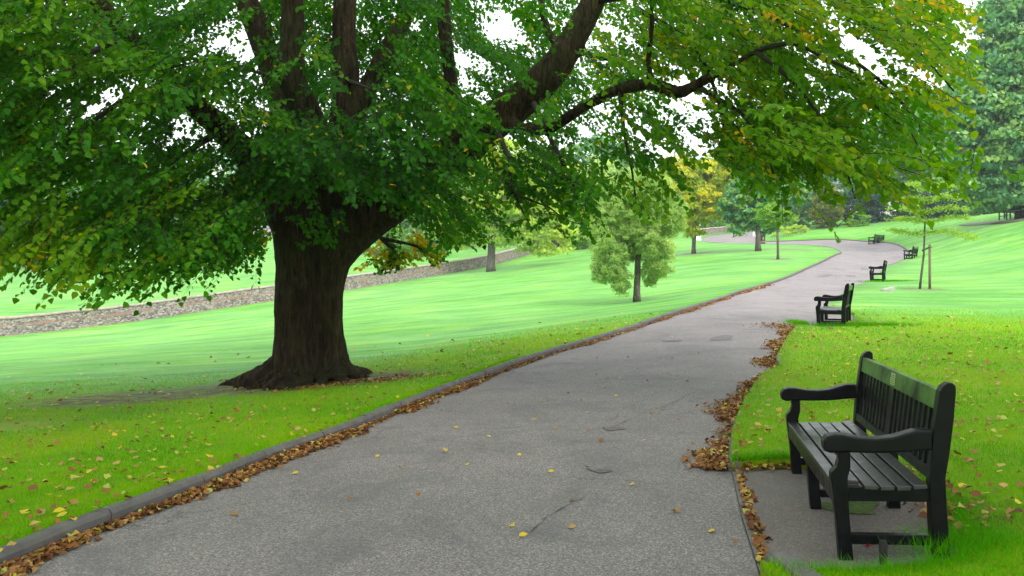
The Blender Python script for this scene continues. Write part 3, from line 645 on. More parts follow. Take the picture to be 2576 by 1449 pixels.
# small sprigs: yellow one behind the trunk, ones over the fork
sp=[];st=[]
for cx,cy,D,rx,ry,k,t0 in [(980,640,14.5,70,40,26,.83),(930,690,14.6,35,12,7,.85),(1070,620,14.6,45,30,12,.86),(655,600,14.0,20,30,8,.78),(800,580,11.7,35,25,6,.3),(935,610,11.8,20,30,4,.3),(1130,590,10.8,20,15,5,.4),(820,545,11.5,70,16,7,.28)]:
    for _ in range(k):
        q=PT(cx+g.normal(0,.5)*rx,cy+g.normal(0,.5)*ry,D+g.normal(0,.2)); sp.append(q); st.append(t0+g.normal(0,.08))
C1=np.concatenate([C1,np.array(sp)]); ds=outward(np.array(sp),g); d1=np.concatenate([d1,ds]); L1=np.concatenate([L1,g.uniform(.3,.45,len(sp))]); tn1=np.concatenate([tn1,st])
bc=[];bd=[]
for l in BR:
    Q_=catmull([tuple(PT(a,b,d)) for a,b,d,_ in l],.13)
    for a_,b_ in zip(Q_[len(Q_)//5:],Q_[len(Q_)//5+1:]+[Q_[-1]]):
        for _k in range(2):
            q=np.array(a_)+g.normal(0,.16,3); pxq=HX+q[0]/q[1]*F; pyq=HY-(q[2]-EYE)/q[1]*F
            if g.random()<.15 or any(inpoly([pxq],[pyq],c)[0] for c in CLEAR) or any(((pxq-x)/a)**2+((pyq-y)/b)**2<1 for x,y,a,b in GAPS): continue
            t_=np.array(b_)-np.array(a_); t_=t_/(np.linalg.norm(t_)+1e-6)+g.normal(0,.6,3); bd.append(t_/np.linalg.norm(t_)); bc.append(q)
bc=np.array(bc); C1=np.concatenate([C1,bc]); d1=np.concatenate([d1,np.array(bd)]); L1=np.concatenate([L1,g.uniform(.3,.5,len(bc))])
bpx=HX+bc[:,0]/bc[:,1]*F; tn1=np.concatenate([tn1,.33+.13*np.interp(bpx,[0,300,900,1300,1700,2400],[1,.5,-.6,0,1.2,1.8])+g.normal(0,.05,len(bc))])
qx=HX+C1[:,0]/C1[:,1]*F; qy=HY-(C1[:,2]-EYE)/C1[:,1]*F
kp=~(((qx>860)&(qx<1200)&(qy>668))|((qx<640)&(qy>np.interp(qx,[0,150,330,520,600],[655,700,715,690,655])))|((qx>900)&(qx<1200)&(C1[:,1]<13.2)&(qy>605))|((qx>2350)&(qy>480))|((qx>1500)&(qy>565)))
C1,d1,L1,tn1=C1[kp],d1[kp],L1[kp],np.asarray(tn1)[kp]
v,f,tn,tv,tf=sprays(C1,d1,L1,22,.070,tn1)
T0=np.array([TX,TY,h1_T])
bigmesh('foliage',v-T0,f,M_leaf,tree,tn); bigmesh('twigs',tv-T0,tf,M_barkd,tree)
# unseen crown above and beyond the frame, reach and thinning set for its shade
g=np.random.default_rng(21); n=NTOP*5
u=g.normal(0,1,(n,3)); u/=np.linalg.norm(u,axis=1)[:,None]; rad=g.uniform(.55,1,n)**.5
c=np.array([TX+2.2,TY-2.0,7.5])+u*rad[:,None]*np.array([12.5,13.5,9.5])
c=c[c[:,2]>3.6]
pyy=HY-(c[:,2]-EYE)/np.maximum(c[:,1],.01)*F; pxx=HX+c[:,0]/np.maximum(c[:,1],.01)*F
vis=(c[:,1]>0.3)&(pyy>-70)&(pxx>-150)&(pxx<2720)
c=c[~vis]; c=c[~((c[:,0]>1.5)&(c[:,1]>4)&(g.random(len(c))<.5))][:NTOP]
v,f,tn,tv,tf=sprays(c,outward(c,g),g.uniform(.8,1.3,len(c)),16,.15,.35+.2*lf(c,.5),seed=9)
bigmesh('upper_foliage',v-T0,f,M_leaf,tree,tn)

# ---------------- background trees
def leafcards(cen,s,g,nbias=None):
    n=len(cen); a=g.normal(0,1,(n,3)); 
    if nbias is not None: a=a*.75+nbias
    a/=np.linalg.norm(a,axis=1)[:,None]; b=np.cross(a,g.normal(0,1,(n,3))); b/=np.linalg.norm(b,axis=1)[:,None]; c=np.cross(a,b)
    s=(s*g.uniform(.6,1.4,n))[:,None]
    v=np.stack([cen-b*s*.55,cen+c*s*.33+a*s*.10,cen+b*s*.55,cen-c*s*.33+a*s*.06],axis=1).reshape(-1,3)
    f=np.arange(n*4).reshape(-1,4); return v,f
def crown(ells,ncl,nper,clr,s,g,flat_=.65):
    out=[];nb=[];tt=[]
    vol=np.array([e[3]*e[4]*e[5] for e in ells])**.67; vol/=vol.sum()
    for e,wt in zip(ells,vol):
        k=max(3,int(ncl*wt)); u=g.normal(0,1,(k,3)); u/=np.linalg.norm(u,axis=1)[:,None]; r=g.uniform(.35,1,k)**.45
        cc=np.array(e[:3])+u*r[:,None]*np.array(e[3:6])
        cr=clr*g.uniform(.6,1.35,k)
        w_=g.normal(0,1,(k,nper,3)); w_/=np.linalg.norm(w_,axis=-1,keepdims=True); w_[...,2]=np.where(w_[...,2]<-.35,-w_[...,2]*.4,w_[...,2])
        p=cc[:,None]+w_*(cr[:,None]*g.uniform(.55,1.08,(k,nper)))[...,None]*np.array([1,1,flat_])
        out.append(p.reshape(-1,3)); nb.append(w_.reshape(-1,3)); tt.append(np.repeat(g.normal(0,.22,k),nper))
    return np.concatenate(out),np.concatenate(nb),np.concatenate(tt)
LM={
'teal':leafmat('teal_green_leaves',[(0,(.035,.17,.07)),(.5,(.12,.33,.11)),(1,(.36,.52,.11))],.3),
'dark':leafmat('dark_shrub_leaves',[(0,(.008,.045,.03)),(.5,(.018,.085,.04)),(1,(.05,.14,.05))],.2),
'lime':leafmat('yellow_green_leaves',[(0,(.24,.42,.05)),(.5,(.50,.66,.09)),(1,(.72,.76,.15))],.5),
'gold':leafmat('golden_leaves',[(0,(.28,.42,.03)),(.5,(.60,.62,.04)),(.85,(.80,.66,.03)),(1,(.8,.5,.03))],.5),
'olive':leafmat('grey_green_leaves',[(0,(.19,.36,.11)),(.5,(.38,.56,.18)),(1,(.58,.72,.27))],.5),
'fresh':leafmat('bright_green_leaves',[(0,(.08,.22,.01)),(.5,(.16,.36,.015)),(1,(.28,.45,.03))],.4),
'conifer':leafmat('gold_conifer_leaves',[(0,(.07,.11,.008)),(.5,(.17,.22,.012)),(1,(.32,.30,.02))],.25),
'mid':leafmat('mid_green_leaves',[(0,(.07,.22,.03)),(.5,(.17,.38,.06)),(1,(.32,.52,.09))],.4),
}
def far_tree(name,label,px,D,ells,mat,s,ncl,nper,clr,trunk=None,base=None,cat='tree',group=None,seed=1,bark=None,flat_=.65,tb0=.5,kind=None):
    """ells: (px,py,dD,rx_px,ry_px,rdepth_m) ellipsoids of the crown"""
    g=np.random.default_rng(seed); x,y=W(px,D); z=h1(x,y)+.07; root=empty(name,(x,y,z)); tag(root,label,cat,group,kind)
    E=[]
    for a,b,dd,rx,ry,rd in ells:
        q=P(a,b,D+dd); E.append((q[0]-x,q[1]-y,q[2]-z,rx/F*D,ry/F*D,rd))
    if D>55: ncl=int(ncl*2.3); s*=1.12; clr*=.85
    p,nb,tt=crown(E,ncl,nper,clr,s,g,flat_)
    lo=-.02
    k=p[:,2]>lo; p,nb,tt=p[k],nb[k],tt[k]
    v,f=leafcards(p,s,g,nb); tn=np.repeat((tb0+tt+g.normal(0,.13,len(p))).clip(0,1),4)
    bigmesh('foliage',v,f,LM[mat],root,tn)
    if trunk:
        m=MB(); w0,topy,lean=trunk; r0=w0/2/F*D; q=P(px+lean,topy,D); H_=q[2]-z; 
        pts=[(0,0,-.15),(0,0,.12*H_),((q[0]-x)*.4,.0,H_*.5),(q[0]-x,0,H_)]
        m.tube(pts,[r0*1.45,r0*1.05,r0*.92,r0*.7],10)
        ex=E[0]
        for k in range(6):
            a=random.uniform(0,6.28); tgt=(ex[0]+math.cos(a)*ex[3]*.6,ex[1]+math.sin(a)*ex[5]*.6,ex[2]+random.uniform(-.1,.6)*ex[4]); st_=pts[-1]
            mid=tuple((st_[i]+tgt[i])/2+(0,0,.08*ex[4])[i] for i in range(3)); m.tube([st_,mid,tgt],[r0*.5,r0*.3,r0*.1],6)
        m.build('trunk',bark or M_barkg,root,True)
    return root
GT='trees growing beyond the path and the wall'
# right: the large tree with the round seat, and its neighbours
far_tree('broadleaf_tree','tallest blue-green tree at the right edge, growing out of the round seat',2572,63.5,[(2575,90,0,110,80,3.5),(2530,220,0,120,75,3.8),(2640,200,1,130,120,4),(2480,330,-.5,130,70,3.5),(2590,330,0,150,100,4.5),(2500,430,0,130,55,3.5),(2600,450,0,120,60,3.5)],'teal',.30,420,95,1.35,(26,330,-8),seed=2,bark=M_bark,group=GT)
far_tree('broadleaf_tree','blue-green tree left of the tallest one, behind the drooping lime boughs',2330,98,[(2330,390,0,110,110,5),(2260,430,2,70,80,4),(2400,300,2,60,70,4)],'teal',.40,260,75,1.3,(16,450,0),seed=3,group=GT)
far_tree('broadleaf_tree','shadowy tree rising behind the dark shrubs at the right edge',2490,104,[(2490,380,0,110,150,6)],'teal',.4,120,70,1.5,(18,470,0),seed=4,group=GT)
far_tree('broadleaf_tree','bluish tree behind the yellow conifer and the slate roof',2170,125,[(2180,440,0,70,70,5),(2060,400,6,50,80,4)],'teal',.42,90,60,1.6,(14,520,0),seed=5,group=GT)
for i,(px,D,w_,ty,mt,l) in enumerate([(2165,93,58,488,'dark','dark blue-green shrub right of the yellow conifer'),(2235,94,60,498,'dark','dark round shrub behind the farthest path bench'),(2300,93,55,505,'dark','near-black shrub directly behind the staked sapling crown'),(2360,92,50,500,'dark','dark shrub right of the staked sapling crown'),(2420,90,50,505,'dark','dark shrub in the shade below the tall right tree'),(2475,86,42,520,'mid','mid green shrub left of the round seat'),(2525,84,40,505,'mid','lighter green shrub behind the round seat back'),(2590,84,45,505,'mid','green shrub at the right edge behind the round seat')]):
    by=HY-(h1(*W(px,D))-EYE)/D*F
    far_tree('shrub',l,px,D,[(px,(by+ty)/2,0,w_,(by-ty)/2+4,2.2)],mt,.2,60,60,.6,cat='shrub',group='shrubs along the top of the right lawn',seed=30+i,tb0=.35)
far_tree('low_shrub','low pale green shrub at the foot of the dark hedge',2160,89.5,[(2158,560,0,34,9,1.2)],'mid',.13,30,50,.3,cat='shrub',group='shrubs along the top of the right lawn',seed=50,tb0=.6)
far_tree('conifer','rounded yellow-green conifer between the trees above the path bend',2078,92,[(2078,520,0,32,58,1.5),(2078,540,0,37,36,1.7),(2074,480,0,20,34,1.0)],'conifer',.16,130,80,.45,group=GT,cat='conifer',seed=6)
far_tree('broadleaf_tree','green tree left of the yellow conifer over the flower bed',2010,97,[(2005,520,0,50,60,3)],'teal',.3,60,60,1.0,(10,560,0),seed=7,group=GT)
# middle
far_tree('golden_tree','golden autumn tree with a slim grey trunk left of the litter bin',1745,64.5,[(1765,490,0,75,75,2.6),(1720,520,0,50,55,2),(1810,440,0,40,40,2),(1745,570,0,28,26,1),(1700,450,0,40,50,2)],'gold',.19,170,75,.6,(10,520,4),seed=8,group=GT,tb0=.33)
far_tree('broadleaf_tree','blue-green tree with a dark trunk just left of the litter bin',1907,61.5,[(1888,512,0,62,46,2.2),(1848,538,0,45,22,1.8),(1932,545,.6,30,16,1.4),(1900,480,0,50,40,2)],'teal',.18,140,75,.5,(13,480,2),seed=9,group=GT,tb0=.5)
far_tree('young_tree','small bright green tree with a thin pale trunk on the lawn inside the bend',1957,51,[(1943,540,0,30,23,.8),(1978,557,0,24,13,.7),(1922,556,0,24,12,.6),(1925,528,0,22,14,.6)],'fresh',.11,60,45,.28,(6,540,-2),seed=10,group=GT)
far_tree('weeping_tree','grey-green weeping tree with a leaning trunk, left of the path',1602,31,[(1590,545,0,95,62,1.3),(1610,490,0,80,44,1.1),(1685,545,0,40,50,.8),(1535,600,0,50,62,1.0),(1540,665,0,44,58,.8),(1562,710,-.1,28,36,.5),(1640,600,0,56,66,1.0),(1660,655,0,36,52,.7),(1632,690,.3,22,34,.5),(1520,520,.6,60,48,1.1),(1600,610,.8,60,60,.7),(1515,690,0,24,40,.5)],'olive',.052,1250,140,.2,(17,560,6),seed=11,group=GT,flat_=1.15)
far_tree('broadleaf_tree','yellow-green tree with a stout grey trunk before the stone wall',1235,72,[(1255,505,0,120,70,4),(1165,545,0,80,28,3),(1340,550,0,80,50,3),(1230,430,0,130,70,4),(1380,590,0,70,20,2.2)],'lime',.2,340,85,.75,(20,560,4),seed=12,group=GT)
far_tree('broadleaf_tree','pale yellow-green tree right of the stout grey trunk, beyond the wall',1400,94,[(1400,490,0,75,75,4),(1440,560,0,70,45,3),(1340,470,0,60,70,3.5)],'lime',.28,170,70,1.0,(14,560,0),seed=13,group=GT,tb0=.65)
far_tree('broadleaf_tree','grey-green tree behind the weeping tree',1500,90,[(1520,500,0,75,65,4),(1470,590,0,60,30,2)],'olive',.28,110,70,1.0,(14,560,0),seed=14,group=GT,tb0=.55)
far_tree('broadleaf_tree','blue-green tree rising over the weeping tree',1500,128,[(1500,420,0,90,60,5),(1560,470,0,60,60,4)],'teal',.42,90,60,1.6,(12,500,0),seed=15,group=GT)
far_tree('broadleaf_tree','green tree behind the golden tree',1680,112,[(1650,510,0,80,60,5),(1780,520,2,80,60,5)],'mid',.36,130,60,1.3,(12,560,0),seed=16,group=GT,tb0=.6)
far_tree('broadleaf_tree','bluish tree over the retaining wall right of the golden tree',1870,112,[(1870,500,0,75,65,4),(1960,490,0,60,70,4)],'teal',.34,120,60,1.2,(12,560,0),seed=17,group=GT,tb0=.6)
# left and beyond the wall
for i,(px,D,cx,cy,rx,ry,mt,l) in enumerate([
 (1040,104,1040,560,70,50,'mid','mid green tree just right of the big trunk, beyond the wall'),
 (1120,122,1120,540,80,60,'teal','blue-green tree over the far walker'),
 (1290,120,1290,530,80,60,'teal','far blue-green tree behind the stout grey trunk'),
 (900,128,900,540,110,60,'teal','far tree hidden behind the big trunk and its right sprig'),
 (640,148,610,520,100,50,'mid','far green tree left of the big trunk'),
 (470,138,470,510,110,80,'teal','far blue-green tree seen through the left foliage'),
 (300,128,300,500,120,90,'teal','far bluish tree beyond the left lawn'),
 (90,112,70,470,130,130,'teal','tall bluish tree showing through the gap at the left edge'),
 (-80,104,-60,520,110,140,'dark','dark tree at the left edge beyond the lawn'),
 (170,120,190,560,80,70,'mid','rounded green tree low at the left beyond the lawn'),
 (750,150,750,500,120,70,'teal','far tree behind the fork of the big trunk')]):
    far_tree('broadleaf_tree',l,px,D,[(cx,cy,0,rx,ry,5),(cx+rx*.5,cy+ry*.5,1,rx*.5,ry*.45,4),(cx-rx*.5,cy+ry*.4,-1,rx*.5,ry*.5,4)],mt,.36,130,60,1.4,(14,cy,0),seed=60+i,group=GT,tb0=.55)
for i,(px,D,cy,rx,ry,mt,l) in enumerate([(1000,94,614,42,22,'mid','pale green bush beyond the wall beside the yellow sprig'),(1085,97,618,48,20,'mid','pale bush hanging by the far walker'),(950,96,605,50,26,'teal','bluish bush right of the big trunk'),(1340,112,600,60,14,'lime','low yellow-green bush behind the end of the wall'),(1450,99,600,50,16,'mid','dark green bush where the wall ends')]):
    far_tree('bush',l,px,D,[(px,cy,0,rx,ry,2)],mt,.2,50,55,.5,cat='bush',group='bushes beyond the wall',seed=90+i,tb0=.7)
# distant wood closing the view
g=np.random.default_rng(77); n=260
aa=np.linspace(-44,44,n)+g.normal(0,.2,n); rrr=g.uniform(150,185,n); xs=rrr*np.sin(np.radians(aa)); ys=rrr*np.cos(np.radians(aa)); zb=H(xs,ys)
pxc=HX+xs/ys*F; hh=np.interp(pxc,[-400,0,300,700,1100,1500,1650,1720,1800,2000,2200,2700],[20,19,17,14,14,14,12,10,12,18,22,28])*g.uniform(.75,1.1,n)
cc=np.repeat(np.column_stack([xs,ys,zb]),9,axis=0); t_=g.uniform(.15,1,len(cc)); cc[:,2]+=t_*np.repeat(hh,9); cc[:,:2]+=g.normal(0,2.2,(len(cc),2))*(1.15-t_)[:,None]*1.3
w_=g.normal(0,1,(len(cc),60,3)); w_/=np.linalg.norm(w_,axis=-1,keepdims=True); w_[...,2]=np.abs(w_[...,2])*np.where(g.random(w_.shape[:2])<.7,1,-1)
pp=(cc[:,None]+w_*g.uniform(1.2,2.6,(len(cc),1,1))*g.uniform(.6,1,(len(cc),60,1))).reshape(-1,3)
v,f=leafcards(pp,1.05,g,w_.reshape(-1,3)); tn=np.repeat((np.repeat(.5+.25*g.normal(0,1,len(cc)),60)+g.normal(0,.1,len(pp))).clip(0,1),4)
tag(bigmesh('distant_wood',v,f,LM['teal'],None,tn),'hazy blue-green wood closing the horizon','woodland',kind='stuff')
# ---------------- staked sapling
x,y=W(2313,29); z=h1(x,y)+.07; sap=empty('staked_sapling',(x,y,z)); tag(sap,'young sapling with layered branches tied to a wooden stake right of the benches','tree')
def lp(px,py,d=29): q=P(px,py,d); return (q[0]-x,q[1]-y,q[2]-z)
m=MB(); m.tube([(0,0,-.1),lp(2318,690),lp(2324,640),lp(2326,580),lp(2328,530),lp(2331,490),lp(2336,440)],[.045,.04,.036,.03,.024,.018,.008],8)
brs=[((2327,590),(2285,585),(2240,578)),((2327,585),(2375,580),(2420,590),(2452,600)),((2328,560),(2290,550),(2252,552)),((2328,562),(2390,545),(2440,548)),((2328,540),(2295,525),(2245,522)),((2329,535),(2380,520),(2425,528)),((2330,510),(2300,498),(2262,500)),((2330,508),(2370,492),(2410,500)),((2332,480),(2310,465),(2290,462)),((2332,478),(2360,462),(2385,470))]
tips=[]
g=np.random.default_rng(5)
for b in brs:
    dd=g.uniform(-1,1,1)[0]; pts=[lp(a,c,29+dd*k*.5) for k,(a,c) in enumerate(b)]; m.tube(pts,[.014,.009,.005,.003][:len(pts)],5)
    for a_,b_ in zip(pts,pts[1:]):
        for t in np.linspace(.1,1,9): tips.append(np.array(a_)*(1-t)+np.array(b_)*t)
m.build('trunk',M_barkg,sap,True)
tips=np.array(tips); p=np.repeat(tips,26,axis=0)+g.normal(0,1,(len(tips)*26,3))*np.array([.13,.22,.045])
v,f=leafcards(p,.075,g,np.array([0,0,1.2])); bigmesh('foliage',v,f,LM['lime'],sap,np.repeat((.02+g.normal(0,.16,len(p))).clip(0,1),4))
M_wood=flat('stake_wood',(.22,.16,.11),.85,.25,10,.003)
x2,y2=W(2339,29); st_=empty('tree_stake',(x2,y2,h1(x2,y2)+.06)); tag(st_,'upright wooden stake supporting the sapling','stake')
m=MB(); m.tube([(0,0,-.1),(.0,0,.8),(-.0,0,1.53),(0,0,1.56)],[.045,.044,.043,.035],10); m.build('post',M_wood,st_,True)
m=MB(); m.tube([(.05,0,1.46),(-.05,-.03,1.45),(-.18,-.01,1.38),(-.26,.0,1.34)],[.03,.03,.026,.035],6); m.build('strap',flat('rubber_strap',(.02,.022,.024),.6),st_,True)
# concrete marker block
x,y=W(2233,28.0); o=MB(); o.prism([(-.22,-.05),(-.20,.06),(.20,.15),(.22,-.05)],-.12,.12,.01); o=o.build('marker_block',flat('pale_concrete',(.34,.33,.29),.9,.2,10,.004)); o.location=(x,y,h1(x,y)+.07); o.rotation_euler=(0,0,.2); tag(o,'sloping pale concrete block in the grass left of the sapling','block')
# ---------------- round seat about the tall right tree
x,y=W(2572,63.5); z=h1(x,y)+.08; rs=empty('round_seat',(x,y,z),(0,0,R(12))); rs.scale=(1.2,1.2,1.12); tag(rs,'dark hexagonal seat built around the tall tree at the right edge','tree seat')
M_pd=flat('dark_seat_paint',(.028,.035,.045),.45,.3,12)
m=MB(); n=6
for k in range(n):
    a0,a1=k*math.pi/3,(k+1)*math.pi/3
    for ri,ro in ((.86,.95),(.97,1.06),(1.08,1.17),(1.19,1.28),(1.30,1.40)):
        q=[(r_*math.cos(a),r_*math.sin(a)) for r_,a in ((ri,a0),(ro,a0),(ro,a1),(ri,a1))]
        m.add([(a,b,.41) for a,b in q]+[(a,b,.445) for a,b in q],[(3,2,1,0),(4,5,6,7),(0,1,5,4),(1,2,6,5),(2,3,7,6),(3,0,4,7)])
m.build('seat',M_pd,rs)
for k in range(n):
    a0,a1=k*math.pi/3,(k+1)*math.pi/3; m=MB()
    A=Vector((math.cos(a0),math.sin(a0),0));B_=Vector((math.cos(a1),math.sin(a1),0))
    def bp(t,z_,r_): return A.lerp(B_,t)*r_+Vector((0,0,z_))
    def slab(t0,t1,z0,z1,r0,r1,th=.025):
        vs=[bp(t0,z0,r0),bp(t1,z0,r0),bp(t1,z1,r1),bp(t0,z1,r1)]; nn=((A+B_).normalized())*th
        m.add([v for v in vs]+[v-nn for v in vs],[(0,1,2,3),(7,6,5,4),(0,4,5,1),(1,5,6,2),(2,6,7,3),(3,7,4,0)])
    rz=lambda zz:.86-(zz-.45)*.28
    slab(.02,.98,.95,1.03,rz(.95)+.01,rz(1.03)+.01,.045); slab(.02,.98,.45,.52,rz(.45)+.01,rz(.52)+.01,.045)
    for j in range(9): t=.06+.88*(j+.5)/9; slab(t-.034,t+.034,.5,.96,rz(.5),rz(.96))
    m.build('backrest',M_pd,rs)
    for r_ in (.9,1.33):
        m=MB(); c_=A*r_; M=Matrix.Translation(c_)@Matrix.Rotation(a0,4,'Z'); m.box(-.035,.035,-.035,.035,-.1,.41,M); m.build('leg',M_pd,rs)
    m=MB(); M=Matrix.Translation(A*1.1)@Matrix.Rotation(a0,4,'Z'); m.box(-.2,.2,-.025,.025,.14,.19,M); m.build('stretcher',M_pd,rs)
# ---------------- litter bin
x,y=W(1918,79); z=h1(x,y); bn=empty('litter_bin',(x,y,z)); tag(bn,'black and gold round litter bin beside the path beyond the dark trunk','bin')
M_blk=flat('bin_black',(.012,.014,.016),.35,.1); M_gld=flat('bin_gold',(.45,.33,.14),.4,.1)
def cyl(r0,r1,z0,z1,n=24):
    m=MB(); m.tube([(0,0,z0),(0,0,z1)],[r0,r1],n); return m
cyl(.25,.27,0,.86).build('body',M_blk,bn); cyl(.275,.275,.18,.22).build('band',M_gld,bn); cyl(.277,.277,.10,.13).build('band',M_gld,bn); cyl(.284,.284,.84,.88).build('band',M_gld,bn)
m=MB()
for k in range(4):
    a=k*math.pi/2+.4; m.box(-.05,.05,-.02,.02,.88,1.06,Matrix.Rotation(a,4,'Z')@Matrix.Translation((0,-.24,0)))
m.tube([(0,0,.86),(0,0,1.06)],[.15,.15],16); m.build('opening_frame',M_blk,bn)
m=MB(); m.tube([(0,0,1.06),(0,0,1.10),(0,0,1.15),(0,0,1.18)],[.29,.285,.2,.05],24); m.build('lid',flat('bin_lid',(.25,.27,.26),.4,.1),bn,True)
m=MB(); m.prism([(-.07,.6),(-.075,.5),(-.04,.44),(0,.41),(.04,.44),(.075,.5),(.07,.6),(.03,.58),(0,.61),(-.03,.58)],-.29,-.27); m.box(-.10,.10,-.29,-.27,.33,.37); m.build('crest',M_gld,bn)
# ---------------- stone wall across the park
def wall_mat():
    m,nt,b=newmat('flint_and_brick'); 
    v=coords(nt,out='UV'); vo=N(nt,'ShaderNodeTexVoronoi'); vo.inputs['Scale'].default_value=8.5; mp=coords(nt,(1,1.5,1),'UV'); nt.links.new(mp,vo.inputs['Vector'])
    sc=N(nt,'ShaderNodeSeparateColor'); nt.links.new(vo.outputs['Color'],sc.inputs[0])
    c=ramp(nt,sc.outputs[0],[(0,(.10,.085,.085)),(.4,(.20,.17,.16)),(.75,(.30,.26,.24)),(1,(.42,.37,.35))]).outputs[0]
    br_=N(nt,'ShaderNodeTexBrick'); br_.inputs['Scale'].default_value=1; br_.inputs['Brick Width'].default_value=.23; br_.inputs['Row Height'].default_value=.075; br_.inputs['Mortar Size'].default_value=.008
    br_.inputs['Color1'].default_value=(.30,.12,.085,1); br_.inputs['Color2'].default_value=(.36,.18,.13,1); br_.inputs['Mortar'].default_value=(.3,.28,.25,1); nt.links.new(v,br_.inputs['Vector'])
    sx_=N(nt,'ShaderNodeSeparateXYZ'); nt.links.new(v,sx_.inputs[0])
    # brick lacing courses at two heights and patchy repairs
    zz=mathn(nt,'FRACT',mathn(nt,'DIVIDE',mathn(nt,'ADD',sx_.outputs[1],.05),.62)); 
    cm=mathn(nt,'LESS_THAN',zz,.25); pn=noise_n(nt,.45,4,.6,v); pr=ramp(nt,pn.outputs[0],[(.42,(0,0,0)),(.56,(1,1,1))]).outputs[0]
    fac=mathn(nt,'MULTIPLY',cm,mathn(nt,'ADD',mathn(nt,'MULTIPLY',pr,.75),.15)); 
    c=mixc(nt,fac,c,br_.outputs[0]); c=mixc(nt,.5,c,ramp(nt,noise_n(nt,.8,6,.7,v).outputs[0],[(.3,(.7,.68,.68)),(.7,(1.3,1.25,1.2))]).outputs[0],'MULTIPLY')
    nt.links.new(c,b.inputs['Base Color']); b.inputs['Roughness'].default_value=.9; bump(nt,b,vo.outputs['Distance'],.6,.04); return m
def wall(name,line,hgt,thick,label,mat,cap,cat='wall'):
    L=[Vector((a,b,0)) for a,b in line]; root=empty(name,(L[0].x,L[0].y,h1(L[0].x,L[0].y))); tag(root,label,cat)
    pts_=catmull([tuple(v) for v in L],.8); O=root.location
    s_=0; vs=[];uv=[]; g_=np.random.default_rng(4)
    hh_=[]
    for i,p in enumerate(pts_):
        if i: s_+=(p-pts_[i-1]).length
        t=(pts_[min(i+1,len(pts_)-1)]-pts_[max(i-1,0)]).normalized(); nr=Vector((t.y,-t.x,0))*thick/2
        z0=h1(p.x,p.y); z1=z0+.07+(hgt(s_) if callable(hgt) else hgt)+g_.normal(0,.012)
        for q,zq in ((p+nr,z0-.4),(p+nr,z1),(p-nr,z1),(p-nr,z0-.4)): vs.append((q.x-O.x,q.y-O.y,zq-O.z)); uv.append((s_,zq-z0))
    n_=len(pts_); fs=[]
    for i in range(n_-1):
        for j in range(3): fs.append((i*4+j,i*4+j+1,i*4+5+j,i*4+4+j))
    fs+= [(0,1,2,3),tuple(reversed(range((n_-1)*4,n_*4)))]
    o=meshobj('masonry',vs,fs,mat,root); ul=o.data.uv_layers.new(name='UVMap')
    for lp_ in o.data.loops: ul.data[lp_.index].uv=uv[lp_.vertex_index]
    vs=[];fs=[]
    for i,p in enumerate(pts_):
        t=(pts_[min(i+1,n_-1)]-pts_[max(i-1,0)]).normalized(); nr=Vector((t.y,-t.x,0))*(thick/2+.04); zt=o.data.vertices[i*4+1].co.z+O.z
        for k_,(w0,dz_) in enumerate(((1,.002),(1,.06),(.5,.13),(-.5,.13),(-1,.06),(-1,.002))): q=p+nr*w0; vs.append((q.x-O.x,q.y-O.y,zt+dz_+g_.normal(0,.01)-O.z))
    for i in range(n_-1):
        for j in range(6): fs.append((i*6+j,i*6+(j+1)%6,(i+1)*6+(j+1)%6,(i+1)*6+j))
    fs+=[tuple(range(6)),tuple(reversed(range((n_-1)*6,n_*6)))]
    meshobj('coping',vs,fs,cap,root); return root
M_wall=wall_mat(); M_cap=flat('wall_coping',(.30,.25,.20),.9,.3,3,.01)
wl=[W(-330,42.5),W(0,46),W(350,51),W(690,56),W(880,62),W(1060,70),W(1240,80),W(1340,90),W(1428,100),W(1475,108)]
wall('park_wall',wl,.95,.35,'long flint and brick wall running across the left lawn',M_wall,M_cap)
M_rock=flat('rough_stone',(.30,.27,.22),.9,.45,2.2,.03)
wall('retaining_wall',[W(1748,93),W(1790,97),W(1850,101),W(1906,104)],.65,.4,'low pale stone wall behind the paved area beyond the spit of lawn',M_wall,M_rock)
o=wall('rubble_bank',[W(1320,103),W(1370,104),W(1420,107)],.9,1.2,'rough stone bank rising behind the far end of the park wall',M_wall,M_rock)
# far path beyond the wall
def strip(name,pts_,wd,mat,label):
    L=catmull([(a,b,0) for a,b in pts_],1.0); vs=[];fs=[]
    for i,p in enumerate(L):
        t=(L[min(i+1,len(L)-1)]-L[max(i-1,0)]).normalized(); nr=Vector((-t.y,t.x,0))*wd/2
        for k in (-1,0,1): q=p+nr*k; vs.append((q.x,q.y,h1(q.x,q.y)+.12))
    for i in range(len(L)-1):
        for k in (0,1): a=i*3+k; fs.append((a,a+1,a+4,a+3))
    tag(meshobj(name,vs,fs,mat,smooth=True),label,'path',kind='structure')
strip('far_path',[W(1120,118),W(1158,113),W(1200,107),W(1280,108),W(1380,112)],1.9,M_path,'pale footpath beyond the park wall')
strip('dirt_strip',[W(2420,71),W(2500,64.5),W(2560,61.6),W(2640,61)],.7,flat('trodden_soil',(.16,.13,.09),.9,.3,3),'worn strip of soil around the round seat')
# A-board sign
x,y=W(1756,83.5); ab=empty('a_board_sign',(x,y,h1(x,y)+.02),(0,0,R(20))); tag(ab,'small white A-shaped pavement sign beside the slim grey trunk','sign')
Mw=flat('white_board',(.8,.82,.84),.5,.03)
for s_ in (-1,1):
    m=MB(); M=Matrix.Translation((0,s_*.17,0))@Matrix.Rotation(R(s_*13),4,'X'); m.box(-.27,.27,-.012,.012,0,.86,M,bev=.006); m.build('panel',Mw,ab)
m=MB(); m.box(-.28,.28,-.03,.03,.82,.86); m.build('hinge',flat('grey_metal',(.3,.3,.32),.4,.1),ab)
